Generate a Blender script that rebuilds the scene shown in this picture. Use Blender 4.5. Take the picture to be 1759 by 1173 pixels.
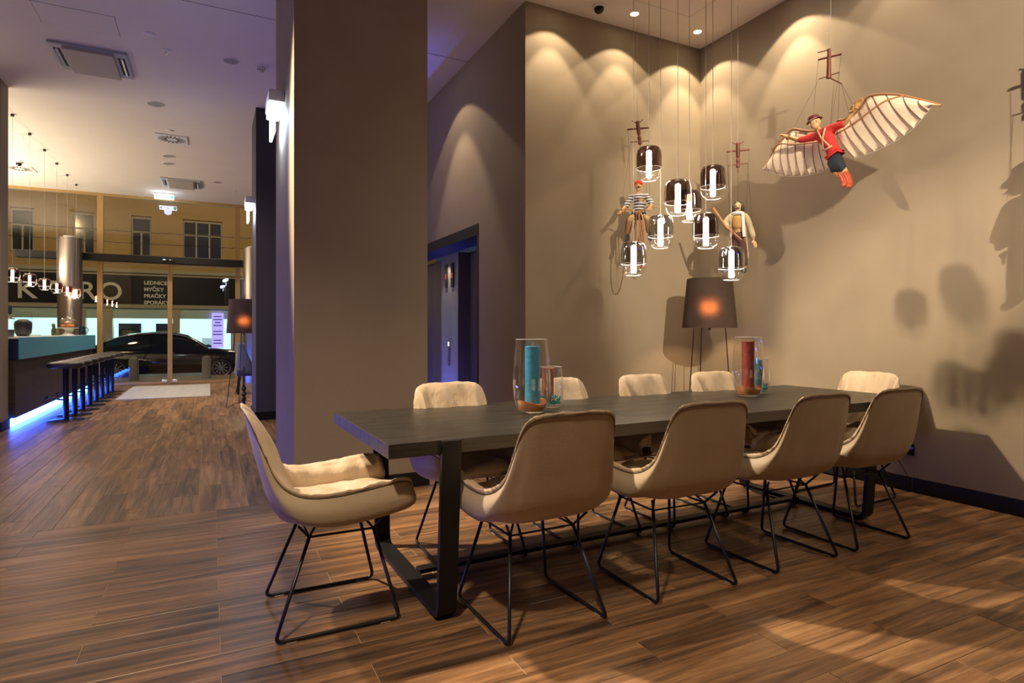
import bpy, bmesh, math, random
from mathutils import Vector, Matrix, Quaternion, noise
random.seed(7)
R = math.radians
for o in list(bpy.data.objects): bpy.data.objects.remove(o)
SC = bpy.context.scene
COL = SC.collection

# ------------------------------------------------------------------ camera, world, exposure
CAM_H = 1.18
cd = bpy.data.cameras.new('camera'); cam = bpy.data.objects.new('camera', cd); COL.objects.link(cam)
cd.sensor_width = 36.0; cd.lens = 1033.5 / 1759 * 36.0; cd.shift_y = -17.5 / 1759
cd.clip_start = 0.05; cd.clip_end = 200
cam.location = (0, 0, CAM_H); cam.rotation_euler = (R(90), 0, -R(26.63))
SC.camera = cam
w = bpy.data.worlds.new('night'); SC.world = w; w.use_nodes = True
w.node_tree.nodes['Background'].inputs[0].default_value = (0.10, 0.13, 0.22, 1)
w.node_tree.nodes['Background'].inputs[1].default_value = 0.12
SC.view_settings.view_transform = 'Standard'; SC.view_settings.look = 'None'
SC.view_settings.gamma = 1.0; SC.view_settings.use_curve_mapping = False
SC.view_settings.exposure = 0.85

WARM = (1.0, 0.79, 0.54); WARM2 = (1.0, 0.84, 0.63); BLUE = (0.12, 0.16, 1.0); COOL = (0.62, 0.74, 1.0)
def light(kind, name, loc, energy, color, target=None, angle=60, blend=0.3, size=0.05, sy=None, parent=None):
    l = bpy.data.lights.new(name, kind); l.energy = energy; l.color = color
    o = bpy.data.objects.new(name, l); COL.objects.link(o); o.location = loc
    if kind == 'SPOT':
        l.spot_size = R(angle); l.spot_blend = blend; l.shadow_soft_size = size
    elif kind == 'AREA':
        l.shape = 'RECTANGLE'; l.size = size; l.size_y = sy or size
    else: l.shadow_soft_size = size
    if target is not None:
        o.rotation_euler = (Vector(target) - Vector(loc)).to_track_quat('-Z', 'Y').to_euler()
    if parent: o.parent = parent
    return o

CEIL = 4.15
# accent spots of the dining corner: on the ceiling behind the camera and over the passage
light('SPOT', 'accent_spot', (2.3, -1.5, 4.05), 920, WARM2, (4.45, 2.75, 2.50), 37, 0.5, 0.04)
light('SPOT', 'passage_spot', (-1.4, 4.7, 4.05), 1000, WARM, (2.6, 2.5, 0.6), 50, 0.4, 0.08)
light('SPOT', 'foreground_spot', (-0.6, 0.6, 4.05), 300, WARM, (-0.2, 2.4, 0.0), 76, 0.8, 0.10)
light('SPOT', 'foreground_spot', (3.3, 0.2, 4.05), 95, WARM, (3.2, 1.2, 0.0), 66, 0.8, 0.10)
light('SPOT', 'hall_spot', (-1.2, 7.6, 4.05), 130, WARM2, (-0.6, 8.4, 0.0), 110, 0.8, 0.1)
light('SPOT', 'hall_spot', (-1.2, 11.6, 4.05), 190, WARM2, (-0.8, 12.2, 0.0), 120, 0.8, 0.1)
light('SPOT', 'hall_spot', (-0.4, 14.2, 4.05), 120, WARM2, (-0.6, 14.2, 0.0), 110, 0.8, 0.1)
# added uplight washing the ceiling from behind the counter; its fitting is unseen
light('AREA', 'added_uplight', (-4.3, 12.2, 2.5), 150, WARM2, (-3.7, 12.2, 4.4), size=5.5, sy=0.25)
# street lamps outside the glass front
light('POINT', 'street_light', (-7.5, 24.5, 7.5), 460, (1.0, 0.70, 0.33), size=0.3)
light('POINT', 'street_light', (2.5, 25.5, 7.5), 390, (1.0, 0.70, 0.33), size=0.3)
light('POINT', 'street_light', (-3.0, 17.6, 6.5), 90, (1.0, 0.74, 0.4), size=0.3)

# ------------------------------------------------------------------ mesh helpers
class MB:
    def __init__(s): s.v = []; s.f = []
    def add(s, vs, fs):
        b = len(s.v); s.v += [tuple(p) for p in vs]; s.f += [tuple(i + b for i in f) for f in fs]; return s
    def box(s, x0, x1, y0, y1, z0, z1):
        return s.add([(x0,y0,z0),(x1,y0,z0),(x1,y1,z0),(x0,y1,z0),(x0,y0,z1),(x1,y0,z1),(x1,y1,z1),(x0,y1,z1)],
                     [(0,3,2,1),(4,5,6,7),(0,1,5,4),(1,2,6,5),(2,3,7,6),(3,0,4,7)])
    def cbox(s, x0, x1, y0, y1, z0, z1, b=0.004):   # box with chamfered edges
        bm = bmesh.new(); bmesh.ops.create_cube(bm, size=1)
        for v in bm.verts:
            v.co = Vector(((x0+x1)/2 + v.co.x*(x1-x0), (y0+y1)/2 + v.co.y*(y1-y0), (z0+z1)/2 + v.co.z*(z1-z0)))
        bmesh.ops.bevel(bm, geom=list(bm.edges), offset=b, segments=2, affect='EDGES', profile=0.5)
        bm.verts.index_update(); s.add([v.co for v in bm.verts], [[v.index for v in f.verts] for f in bm.faces]); bm.free(); return s
    def obox(s, a, b, wx, wz, up=(0,0,1)):          # bar from a to b with a rectangular section
        a, b = Vector(a), Vector(b); d = (b-a).normalized(); u = Vector(up)
        if abs(d.dot(u)) > .98: u = Vector((1,0,0))
        x = d.cross(u).normalized(); z = x.cross(d).normalized(); vs = []
        for p in (a, b):
            for sx, sz in ((-1,-1),(1,-1),(1,1),(-1,1)): vs.append(p + x*sx*wx/2 + z*sz*wz/2)
        return s.add(vs, [(0,1,2,3),(7,6,5,4),(0,4,5,1),(1,5,6,2),(2,6,7,3),(3,7,4,0)])
    def tube(s, path, r, n=8, closed=False, caps=True):
        P = [Vector(p) for p in path]; m = len(P)
        rr = list(r) if isinstance(r, (list, tuple)) else [r]*m
        T = []
        for i in range(m):
            a = P[(i-1) % m] if (closed or i > 0) else P[i]; b = P[(i+1) % m] if (closed or i < m-1) else P[i]
            t = (b-a); T.append(t.normalized() if t.length > 1e-9 else Vector((0,0,1)))
        ref = Vector((0,0,1)) if abs(T[0].z) < .9 else Vector((1,0,0))
        N = (ref - T[0]*ref.dot(T[0])).normalized(); base = len(s.v)
        for i in range(m):
            if i: 
                q = T[i-1].rotation_difference(T[i]); N = (q @ N); N = (N - T[i]*N.dot(T[i])).normalized()
            B = T[i].cross(N)
            for k in range(n):
                a = 2*math.pi*k/n; s.v.append(tuple(P[i] + (N*math.cos(a) + B*math.sin(a))*rr[i]))
        for i in range(m if closed else m-1):
            j = (i+1) % m
            for k in range(n):
                k2 = (k+1) % n; s.f.append((base+i*n+k, base+i*n+k2, base+j*n+k2, base+j*n+k))
        if caps and not closed:
            s.f.append(tuple(base+k for k in reversed(range(n)))); s.f.append(tuple(base+(m-1)*n+k for k in range(n)))
        return s
    def lathe(s, prof, n=24, c=(0,0,0), cap=True):
        base = len(s.v); m = len(prof)
        for r, z in prof:
            for k in range(n):
                a = 2*math.pi*k/n; s.v.append((c[0]+r*math.cos(a), c[1]+r*math.sin(a), c[2]+z))
        for i in range(m-1):
            for k in range(n):
                k2 = (k+1) % n; s.f.append((base+i*n+k, base+i*n+k2, base+(i+1)*n+k2, base+(i+1)*n+k))
        if cap:
            if prof[0][0] > 1e-6: s.f.append(tuple(base+k for k in reversed(range(n))))
            if prof[-1][0] > 1e-6: s.f.append(tuple(base+(m-1)*n+k for k in range(n)))
        return s
    def ball(s, c, r, nu=14, nv=9, q=None):
        rx, ry, rz = (r, r, r) if isinstance(r, (int, float)) else r; base = len(s.v); c = Vector(c)
        for i in range(nv+1):
            th = math.pi*i/nv
            for k in range(nu):
                a = 2*math.pi*k/nu; p = Vector((rx*math.sin(th)*math.cos(a), ry*math.sin(th)*math.sin(a), -rz*math.cos(th)))
                if q is not None: p = q @ p
                s.v.append(tuple(c+p))
        for i in range(nv):
            for k in range(nu):
                k2 = (k+1) % nu; s.f.append((base+i*nu+k, base+i*nu+k2, base+(i+1)*nu+k2, base+(i+1)*nu+k))
        return s
    def grid(s, rows, flip=False):
        base = len(s.v); m = len(rows); n = len(rows[0])
        for r in rows: s.v += [tuple(p) for p in r]
        for i in range(m-1):
            for k in range(n-1):
                f = (base+i*n+k, base+i*n+k+1, base+(i+1)*n+k+1, base+(i+1)*n+k)
                s.f.append(tuple(reversed(f)) if flip else f)
        return s
    def prism(s, poly, fn, a, b):                    # 2-D outline, fn(u, v, depth) -> point
        n = len(poly); vs = [fn(u, v, a) for u, v in poly] + [fn(u, v, b) for u, v in poly]
        return s.add(vs, [tuple(reversed(range(n))), tuple(range(n, 2*n))] + [(i, (i+1) % n, n+(i+1) % n, n+i) for i in range(n)])
    def build(s, name, m, parent=None, loc=None, smooth=False, rot=None, fix=True):
        me = bpy.data.meshes.new(name); me.from_pydata(s.v, [], s.f); me.validate()
        if fix:
            bm = bmesh.new(); bm.from_mesh(me); bmesh.ops.remove_doubles(bm, verts=bm.verts, dist=1e-6)
            bmesh.ops.recalc_face_normals(bm, faces=bm.faces); bm.to_mesh(me); bm.free()
        if smooth:
            for p in me.polygons: p.use_smooth = True
            if smooth != 'all':
                try: me.set_sharp_from_angle(angle=R(42))
                except Exception: pass
        me.materials.append(m)
        return link(name, me, parent, loc, rot)
def link(name, me, parent=None, loc=None, rot=None):
    o = bpy.data.objects.new(name, me); COL.objects.link(o)
    if parent is not None: o.parent = parent
    if loc is not None: o.location = loc
    if rot is not None: o.rotation_euler = rot
    return o
def tag(o, label=None, cat=None, group=None, kind=None):
    if label: o['label'] = label
    if cat: o['category'] = cat
    if group: o['group'] = group
    if kind: o['kind'] = kind
    return o
def thing(name, loc, label, cat, group=None, rz=0):
    o = bpy.data.objects.new(name, None); COL.objects.link(o); o.location = loc; o.rotation_euler = (0, 0, rz)
    o.empty_display_size = 0.1
    return tag(o, label, cat, group)
def struct(name, mb, m, parent=None, **k):
    o = mb.build(name, m, parent, **k)
    if parent is None: o['kind'] = 'structure'
    return o
def dup(o, parent=None):
    c = o.copy(); COL.objects.link(c)
    if parent is not None: c.parent = parent
    for ch in list(o.children): dup(ch, c)
    return c
def catmull(keys, t):
    n = len(keys)-1; i = min(int(t*n), n-1); f = t*n - i
    p = [Vector(keys[max(0, min(n, i+k))]) for k in (-1, 0, 1, 2)]
    return 0.5*((2*p[1]) + (p[2]-p[0])*f + (2*p[0]-5*p[1]+4*p[2]-p[3])*f*f + (3*p[1]-p[0]-3*p[2]+p[3])*f**3)
def smooth_path(pts, n): return [catmull(pts, i/n) for i in range(n+1)]
def bend_path(pts, r=0.03, seg=5):                 # polyline with rounded corners
    P = [Vector(p) for p in pts]; out = [P[0]]
    for i in range(1, len(P)-1):
        a, b, c = P[i-1], P[i], P[i+1]; d1 = (a-b); d2 = (c-b); q = min(r, d1.length*.45, d2.length*.45)
        s_, e_ = b + d1.normalized()*q, b + d2.normalized()*q
        for k in range(seg+1):
            t = k/seg; out.append(s_*(1-t)**2 + b*2*t*(1-t) + e_*t*t)
    out.append(P[-1]); return out
def skin(name, nodes, edges, radii, m, parent, sub=2, rough=None):
    me = bpy.data.meshes.new(name); me.from_pydata([tuple(p) for p in nodes], edges, [])
    o = bpy.data.objects.new(name, me); COL.objects.link(o)
    md = o.modifiers.new('skin', 'SKIN'); md.use_smooth_shade = True
    for i, v in enumerate(me.skin_vertices[0].data):
        r = radii[i]; v.radius = r if isinstance(r, tuple) else (r, r); v.use_root = (i == 0)
    o.modifiers.new('sub', 'SUBSURF').levels = sub
    dg = bpy.context.evaluated_depsgraph_get(); dg.update()
    nm = bpy.data.meshes.new_from_object(o.evaluated_get(dg)); nm.name = name
    bpy.data.objects.remove(o); bpy.data.meshes.remove(me)
    for p in nm.polygons: p.use_smooth = True
    nm.materials.clear(); nm.materials.append(m)
    return link(name, nm, parent)
def text_mesh(body, size, depth=0.01, align='CENTER', bold=0.0):
    c = bpy.data.curves.new('t', 'FONT'); c.body = body; c.size = size; c.extrude = depth; c.align_x = align; c.offset = bold
    o = bpy.data.objects.new('t', c); COL.objects.link(o)
    dg = bpy.context.evaluated_depsgraph_get(); dg.update()
    me = bpy.data.meshes.new_from_object(o.evaluated_get(dg)); bpy.data.objects.remove(o); bpy.data.curves.remove(c)
    return me

# ------------------------------------------------------------------ materials
def mat(name, col, rough=0.5, metal=0.0, var=0.0, scale=8, stretch=(1,1,1), bump=0.0, bscale=60, spec=0.5, emit=None, es=0, coat=0, trans=0, sheen=0, world=False, aniso=0):
    m = bpy.data.materials.new(name); m.use_nodes = True; nt = m.node_tree; N = nt.nodes; L = nt.links
    b = N['Principled BSDF']; b.inputs['Base Color'].default_value = (*col, 1); b.inputs['Roughness'].default_value = rough
    b.inputs['Metallic'].default_value = metal; b.inputs['Specular IOR Level'].default_value = spec
    b.inputs['Coat Weight'].default_value = coat; b.inputs['Transmission Weight'].default_value = trans; b.inputs['Sheen Weight'].default_value = sheen
    if aniso: b.inputs['Anisotropic'].default_value = aniso
    if emit: b.inputs['Emission Color'].default_value = (*emit, 1); b.inputs['Emission Strength'].default_value = es
    if var or bump:
        if world: co = N.new('ShaderNodeNewGeometry').outputs['Position']
        else: co = N.new('ShaderNodeTexCoord').outputs['Object']
        mp = N.new('ShaderNodeMapping'); mp.inputs['Scale'].default_value = stretch; L.new(co, mp.inputs['Vector'])
    if var:
        nz = N.new('ShaderNodeTexNoise'); nz.inputs['Scale'].default_value = scale; nz.inputs['Detail'].default_value = 5
        L.new(mp.outputs[0], nz.inputs['Vector'])
        cr = N.new('ShaderNodeValToRGB'); cr.color_ramp.elements[0].position = 0.3; cr.color_ramp.elements[1].position = 0.72
        cr.color_ramp.elements[0].color = (*[c*(1-var) for c in col], 1); cr.color_ramp.elements[1].color = (*[min(1, c*(1+var)) for c in col], 1)
        L.new(nz.outputs['Fac'], cr.inputs[0]); L.new(cr.outputs[0], b.inputs['Base Color'])
    if bump:
        n2 = N.new('ShaderNodeTexNoise'); n2.inputs['Scale'].default_value = bscale; n2.inputs['Detail'].default_value = 4
        L.new(mp.outputs[0], n2.inputs['Vector']); bp = N.new('ShaderNodeBump'); bp.inputs['Strength'].default_value = bump
        bp.inputs['Distance'].default_value = 0.01; L.new(n2.outputs['Fac'], bp.inputs['Height']); L.new(bp.outputs[0], b.inputs['Normal'])
    return m
def emis(name, col, s):
    m = bpy.data.materials.new(name); m.use_nodes = True; nt = m.node_tree; nt.nodes.clear()
    e = nt.nodes.new('ShaderNodeEmission'); e.inputs[0].default_value = (*col, 1); e.inputs[1].default_value = s
    o = nt.nodes.new('ShaderNodeOutputMaterial'); nt.links.new(e.outputs[0], o.inputs[0]); return m
def thin_glass(name, tint=(1,1,1), ior=1.45, rough=0.0, boost=1.0):
    m = bpy.data.materials.new(name); m.use_nodes = True; nt = m.node_tree; nt.nodes.clear(); N = nt.nodes; L = nt.links
    tr = N.new('ShaderNodeBsdfTransparent'); tr.inputs[0].default_value = (*tint, 1)
    gl = N.new('ShaderNodeBsdfGlossy'); gl.inputs['Roughness'].default_value = rough; gl.inputs[0].default_value = (boost, boost, boost, 1)
    lw = N.new('ShaderNodeLayerWeight'); lw.inputs['Blend'].default_value = 0.5
    pw = N.new('ShaderNodeMath'); pw.operation = 'POWER'; pw.inputs[1].default_value = 4.0; L.new(lw.outputs['Facing'], pw.inputs[0])
    f0 = ((ior-1)/(ior+1))**2*1.6
    fr = N.new('ShaderNodeMath'); fr.operation = 'MULTIPLY_ADD'; fr.inputs[1].default_value = 1-f0; fr.inputs[2].default_value = f0; L.new(pw.outputs[0], fr.inputs[0])
    mx = N.new('ShaderNodeMixShader'); o = N.new('ShaderNodeOutputMaterial')
    L.new(fr.outputs[0], mx.inputs[0]); L.new(tr.outputs[0], mx.inputs[1]); L.new(gl.outputs[0], mx.inputs[2]); L.new(mx.outputs[0], o.inputs[0])
    return m
def plank_mat(name, along):
    m = bpy.data.materials.new(name); m.use_nodes = True; nt = m.node_tree; N = nt.nodes; L = nt.links; b = N['Principled BSDF']
    g = N.new('ShaderNodeNewGeometry'); oi = N.new('ShaderNodeObjectInfo')
    ad = N.new('ShaderNodeMath'); ad.operation = 'ADD'; L.new(g.outputs['Random Per Island'], ad.inputs[0]); L.new(oi.outputs['Random'], ad.inputs[1])
    ml = N.new('ShaderNodeMath'); ml.operation = 'MULTIPLY'; ml.inputs[1].default_value = 37.0; L.new(ad.outputs[0], ml.inputs[0])
    va = N.new('ShaderNodeVectorMath'); va.operation = 'ADD'; L.new(g.outputs['Position'], va.inputs[0]); L.new(ml.outputs[0], va.inputs[1])
    mp = N.new('ShaderNodeMapping'); mp.inputs['Scale'].default_value = (0.9, 14, 1) if along == 'x' else (14, 0.9, 1); L.new(va.outputs[0], mp.inputs['Vector'])
    n1 = N.new('ShaderNodeTexNoise'); n1.inputs['Scale'].default_value = 1.5; n1.inputs['Detail'].default_value = 8; n1.inputs['Roughness'].default_value = 0.66; n1.inputs['Distortion'].default_value = 0.7
    L.new(mp.outputs[0], n1.inputs['Vector'])
    cr = N.new('ShaderNodeValToRGB'); e = cr.color_ramp.elements
    e[0].position = 0.31; e[0].color = (0.045, 0.028, 0.019, 1); e[1].position = 0.72; e[1].color = (0.46, 0.27, 0.13, 1)
    k = e.new(0.43); k.color = (0.135, 0.076, 0.041, 1); k = e.new(0.56); k.color = (0.265, 0.138, 0.066, 1)
    fr = N.new('ShaderNodeMath'); fr.operation = 'FRACT'; L.new(ml.outputs[0], fr.inputs[0])
    of = N.new('ShaderNodeMath'); of.operation = 'MULTIPLY_ADD'; of.inputs[1].default_value = 0.14; L.new(fr.outputs[0], of.inputs[0])
    sb = N.new('ShaderNodeMath'); sb.operation = 'SUBTRACT'; sb.inputs[1].default_value = 0.07; L.new(n1.outputs['Fac'], sb.inputs[0]); L.new(sb.outputs[0], of.inputs[2])
    L.new(of.outputs[0], cr.inputs[0]); L.new(cr.outputs[0], b.inputs['Base Color'])
    n2 = N.new('ShaderNodeTexNoise'); n2.inputs['Scale'].default_value = 9; n2.inputs['Detail'].default_value = 3; L.new(mp.outputs[0], n2.inputs['Vector'])
    bp = N.new('ShaderNodeBump'); bp.inputs['Strength'].default_value = 0.12; bp.inputs['Distance'].default_value = 0.004
    L.new(n2.outputs['Fac'], bp.inputs['Height']); L.new(bp.outputs[0], b.inputs['Normal'])
    b.inputs['Roughness'].default_value = 0.36; b.inputs['Specular IOR Level'].default_value = 0.5
    return m

M = {}
M['plank_x'] = plank_mat('plank_x', 'x'); M['plank_y'] = plank_mat('plank_y', 'y')
M['grout'] = mat('grout', (0.42, 0.31, 0.20), 0.8)
M['wall'] = mat('taupe_wall', (0.285, 0.229, 0.158), 0.78, var=0.05, scale=3, bump=0.10, bscale=220, spec=0.25, world=True)
M['ceil'] = mat('ceiling_white', (0.72, 0.67, 0.60), 0.9, var=0.02, scale=2, world=True, spec=0.2)
M['seam'] = mat('dark_seam', (0.10, 0.08, 0.07), 0.9)
M['base'] = mat('black_skirting', (0.008, 0.008, 0.008), 0.5, spec=.25)
M['black'] = mat('black_metal', (0.006, 0.006, 0.0065), 0.5, bump=0.05, bscale=300, spec=.3)
M['wire'] = mat('black_wire', (0.010, 0.010, 0.011), 0.35, metal=0.2)
M['leather'] = mat('tan_leather', (0.40, 0.312, 0.210), 0.48, var=0.07, scale=5, bump=0.12, bscale=160, sheen=0.1)
M['leather_in'] = mat('tan_leather_pad', (0.51, 0.388, 0.258), 0.5, var=0.08, scale=7, bump=0.6, bscale=24, stretch=(1, 1, 0.55), sheen=0.1)
M['piping'] = mat('dark_piping', (0.10, 0.065, 0.04), 0.6)
M['oak'] = mat('black_oak', (0.026, 0.023, 0.018), 0.36, var=0.5, scale=3.5, stretch=(1.2, 22, 22), bump=0.3, bscale=9)
M['foot'] = mat('clear_glide', (0.7, 0.72, 0.75), 0.2)
M['steel'] = mat('brushed_steel', (0.47, 0.425, 0.37), 0.33, metal=1.0, var=0.12, scale=6, stretch=(30, 30, 0.3), aniso=0.4)
M['steel_dark'] = mat('dark_brushed_steel', (0.30, 0.265, 0.205), 0.42, metal=1.0, var=0.1, scale=6, stretch=(30, 30, 0.3))
M['chrome'] = mat('chrome', (0.8, 0.8, 0.8), 0.12, metal=1.0)
M['bronze'] = mat('bronze_mullion', (0.42, 0.27, 0.10), 0.35, metal=0.25, var=0.06, scale=4)
M['beam'] = mat('black_beam', (0.008, 0.007, 0.007), 0.55, spec=.3)
M['pane'] = thin_glass('window_glass', (0.93, 0.95, 0.94), 1.5)
M['glass'] = thin_glass('clear_glass', (0.97, 0.98, 0.98), 1.45)
M['smoke'] = thin_glass('smoked_brown_glass', (0.36, 0.265, 0.235), 1.8)
M['silverglass'] = thin_glass('grey_glass', (0.62, 0.645, 0.64), 2.2)
M['redglass'] = thin_glass('red_brown_glass', (0.55, 0.24, 0.16), 1.6)
M['tube'] = emis('lamp_tube', (1.0, 0.88, 0.70), 54)
M['cable'] = mat('grey_cable', (0.45, 0.42, 0.38), 0.5)
M['shade'] = mat('brown_shade', (0.060, 0.038, 0.028), 0.9, var=0.25, scale=18, stretch=(1, 1, 8), bump=0.3, bscale=120, sheen=0.2)
M['teal'] = mat('teal_lacquer', (0.10, 0.37, 0.50), 0.32)
M['darkblue'] = mat('dark_blue_lacquer', (0.006, 0.022, 0.045), 0.3)
M['barwood'] = mat('dark_bar_wood', (0.052, 0.032, 0.024), 0.5, var=0.3, scale=3, stretch=(1, 1, 14), bump=0.1, bscale=20)
M['led'] = emis('blue_led', (0.03, 0.12, 1.0), 26)
M['led_deep'] = emis('deep_blue_led', (0.05, 0.08, 1.0), 14)
M['white'] = mat('white_plastic', (0.70, 0.69, 0.66), 0.45)
M['offwhite'] = mat('grille_beige', (0.42, 0.38, 0.32), 0.6)
M['blackp'] = mat('black_plastic', (0.012, 0.012, 0.013), 0.3)
M['darkslot'] = mat('dark_slot', (0.02, 0.02, 0.02), 0.8)

# ------------------------------------------------------------------ room shell
XR, YB, XE, YF = 4.613, 4.778, 2.53, 15.55
fl = struct('floor', MB().box(-5.4, 4.9, -4.2, YF+0.1, -0.16, -0.0025), M['grout'])
PW, PL, GAP = 0.153, 0.94, 0.0030
def frustum_px(x, y):
    a = R(26.63); d = x*math.sin(a)+y*math.cos(a); l = x*math.cos(a)-y*math.sin(a)
    return (d, l/d if d > .2 else 99)
def plank_mesh(lx, ly):
    b = MB(); e = 0.0012; x0, x1, y0, y1 = GAP/2-lx/2, lx/2-GAP/2, GAP/2-ly/2, ly/2-GAP/2
    b.add([(x0,y0,-.012),(x1,y0,-.012),(x1,y1,-.012),(x0,y1,-.012),(x0,y0,-e),(x1,y0,-e),(x1,y1,-e),(x0,y1,-e),(x0+e,y0+e,0),(x1-e,y0+e,0),(x1-e,y1-e,0),(x0+e,y1-e,0)],
          [(0,3,2,1),(0,1,5,4),(1,2,6,5),(2,3,7,6),(3,0,4,7),(4,5,9,8),(5,6,10,9),(6,7,11,10),(7,4,8,11),(8,9,10,11)])
    return b
cands = []
for k in range(-26, 13):                              # rows across the dining area
    y0 = 2.902 + k*PW; y1 = min(y0+PW, YB if False else 4.43)
    if y0 >= 4.43 or y1-y0 < .02: continue
    off = -0.429 if k % 2 == 0 else 0.033
    for n in range(-6, 6):
        x0 = off+n*PL; x1 = min(x0+PL, XR)
        if x0 < -5.2 or x1-x0 < .03: continue
        cands.append((x0, x1, y0, y1, 'x'))
for k in range(3):                                    # strips behind the table up to the back wall
    y0 = 4.43 + k*0.116
    for n in range(3): cands.append((XE+.002+n*.695, XE+.002+(n+1)*.695, y0, y0+0.116, 'x'))
for k in range(-17, 16):                              # boards along the passage
    x0 = 0.231 + k*PW; x1 = min(x0+PW, XE)
    if x0 >= XE: continue
    off = 4.43 + (0, -.47, -.2, -.66)[k % 4]
    for n in range(0, 13):
        y0 = max(off+n*PL, 4.43); y1 = min(off+(n+1)*PL, YF-.05)
        if y1-y0 < .03: continue
        cands.append((x0, x1, y0, y1, 'y'))
vis = []; hid = []
for c in cands:
    ok = False
    for x in (c[0], (c[0]+c[1])/2, c[1]):
        for y in (c[2], c[3]):
            d, q = frustum_px(x, y)
            if d > 1.9 and abs(q) < .87: ok = True
    (vis if ok else hid).append((frustum_px((c[0]+c[1])/2, (c[2]+c[3])/2)[0], c))
vis.sort(key=lambda t: t[0])
near, rest = vis[:290], vis[290:]+hid
cache = {}
for d, (x0, x1, y0, y1, ax) in near:
    key = (round(x1-x0, 3), round(y1-y0, 3), ax)
    if key not in cache:
        o = plank_mesh(x1-x0, y1-y0).build('plank', M['plank_'+ax], fl); cache[key] = o.data
    else: o = link('plank', cache[key], fl)
    o.location = ((x0+x1)/2, (y0+y1)/2, 0)
for ax in 'xy':
    b = MB()
    for d, (x0, x1, y0, y1, a) in rest:
        if a != ax: continue
        p = plank_mesh(x1-x0, y1-y0); b.add([(v[0]+(x0+x1)/2, v[1]+(y0+y1)/2, v[2]) for v in p.v], p.f)
    if b.v: tag(b.build('far_planks', M['plank_'+ax], fl, fix=False), kind='stuff')

ce = struct('ceiling', MB().box(-5.4, 4.9, -4.2, YF+0.1, CEIL, CEIL+0.15), M['ceil'])
MB().box(-5.2, XE, 6.142, 6.150, CEIL-0.0012, CEIL+.01).build('joint', M['seam'], ce)
struct('wall_right', MB().box(XR, XR+0.15, -4.2, YB+.15, 0, CEIL), M['wall'])
struct('wall_back', MB().box(XE, XR+.15, YB, YB+0.15, 0, CEIL), M['wall'])
we = struct('wall_elevator', MB().box(XE, XE+.35, YB+.15, 5.83, 0, CEIL).box(XE, XE+.35, 5.83, 9.4, 2.32, CEIL).box(XE, XE+.35, 9.4, YF, 0, CEIL), M['wall'])
struct('wall_left', MB().box(-5.4, -5.25, -4.2, YF, 0, CEIL), M['wall'])
struct('wall_rear', MB().box(-5.4, 4.75, -4.2, -4.05, 0, CEIL), M['wall'])
struct('pillar', MB().box(0.52, 1.49, 4.42, 5.70, 0, CEIL), M['wall'])
struct('pillar', MB().box(0.54, 1.40, 8.65, 9.50, 0, CEIL), mat('dark_pillar', (.055, .046, .044), .7, var=.05, scale=3, world=True))
struct('pillar', MB().box(-3.0, -2.2, 9.0, 9.30, 0, CEIL), M['wall'])
# skirting boards, the right one in lengths with a visible joint
br = struct('baseboard_right', MB().box(XR-.006, XR, -4.0, YB, 0.0, 0.108), M['grout'])
for a, b in ((-4.0, .22), (.224, 2.628), (2.634, YB-.013)):
    MB().cbox(XR-.014, XR-.004, a, b, 0.0005, 0.11, .002).build('skirting_length', M['base'], br)
struct('baseboard_back', MB().cbox(XE+.001, XR-.015, YB-.013, YB, .0005, .11, .002), M['base'])
struct('baseboard_elevator', MB().cbox(XE-.013, XE, YB-.013, 5.82, .0005, .11, .002), M['base'])
for i, (x0, x1, y0, y1) in enumerate(((0.52, 1.49, 4.42, 5.70), (0.54, 1.40, 8.65, 9.50), (-3.0, -2.2, 9.0, 9.30))):
    t = .013
    struct('trim_%d' % (i+1), MB().box(x0-t, x1+t, y0-t, y0, .0005, .11).box(x0-t, x1+t, y1, y1+t, .0005, .11).box(x0-t, x0, y0, y1, .0005, .11).box(x1, x1+t, y0, y1, .0005, .11), M['base'])
# access panels in the ceiling
def access_panel(x0, x1, y0, y1, label):
    o = thing('access_panel', ((x0+x1)/2, (y0+y1)/2, CEIL), label, 'panel'); w_, h_ = (x1-x0)/2, (y1-y0)/2
    MB().box(-w_, w_, -h_, h_, -.0008, .01).build('gap', M['seam'], o)
    MB().box(-w_+.005, w_-.005, -h_+.005, h_-.005, -.0025, .01).build('cover', M['ceil'], o)
access_panel(-1.45, -.81, 6.76, 7.19, 'flush ceiling access panel beside the large air cassette')
access_panel(3.30, 4.05, 3.72, 4.33, 'flush white ceiling access panel above the hanging glass pendants')

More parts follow.
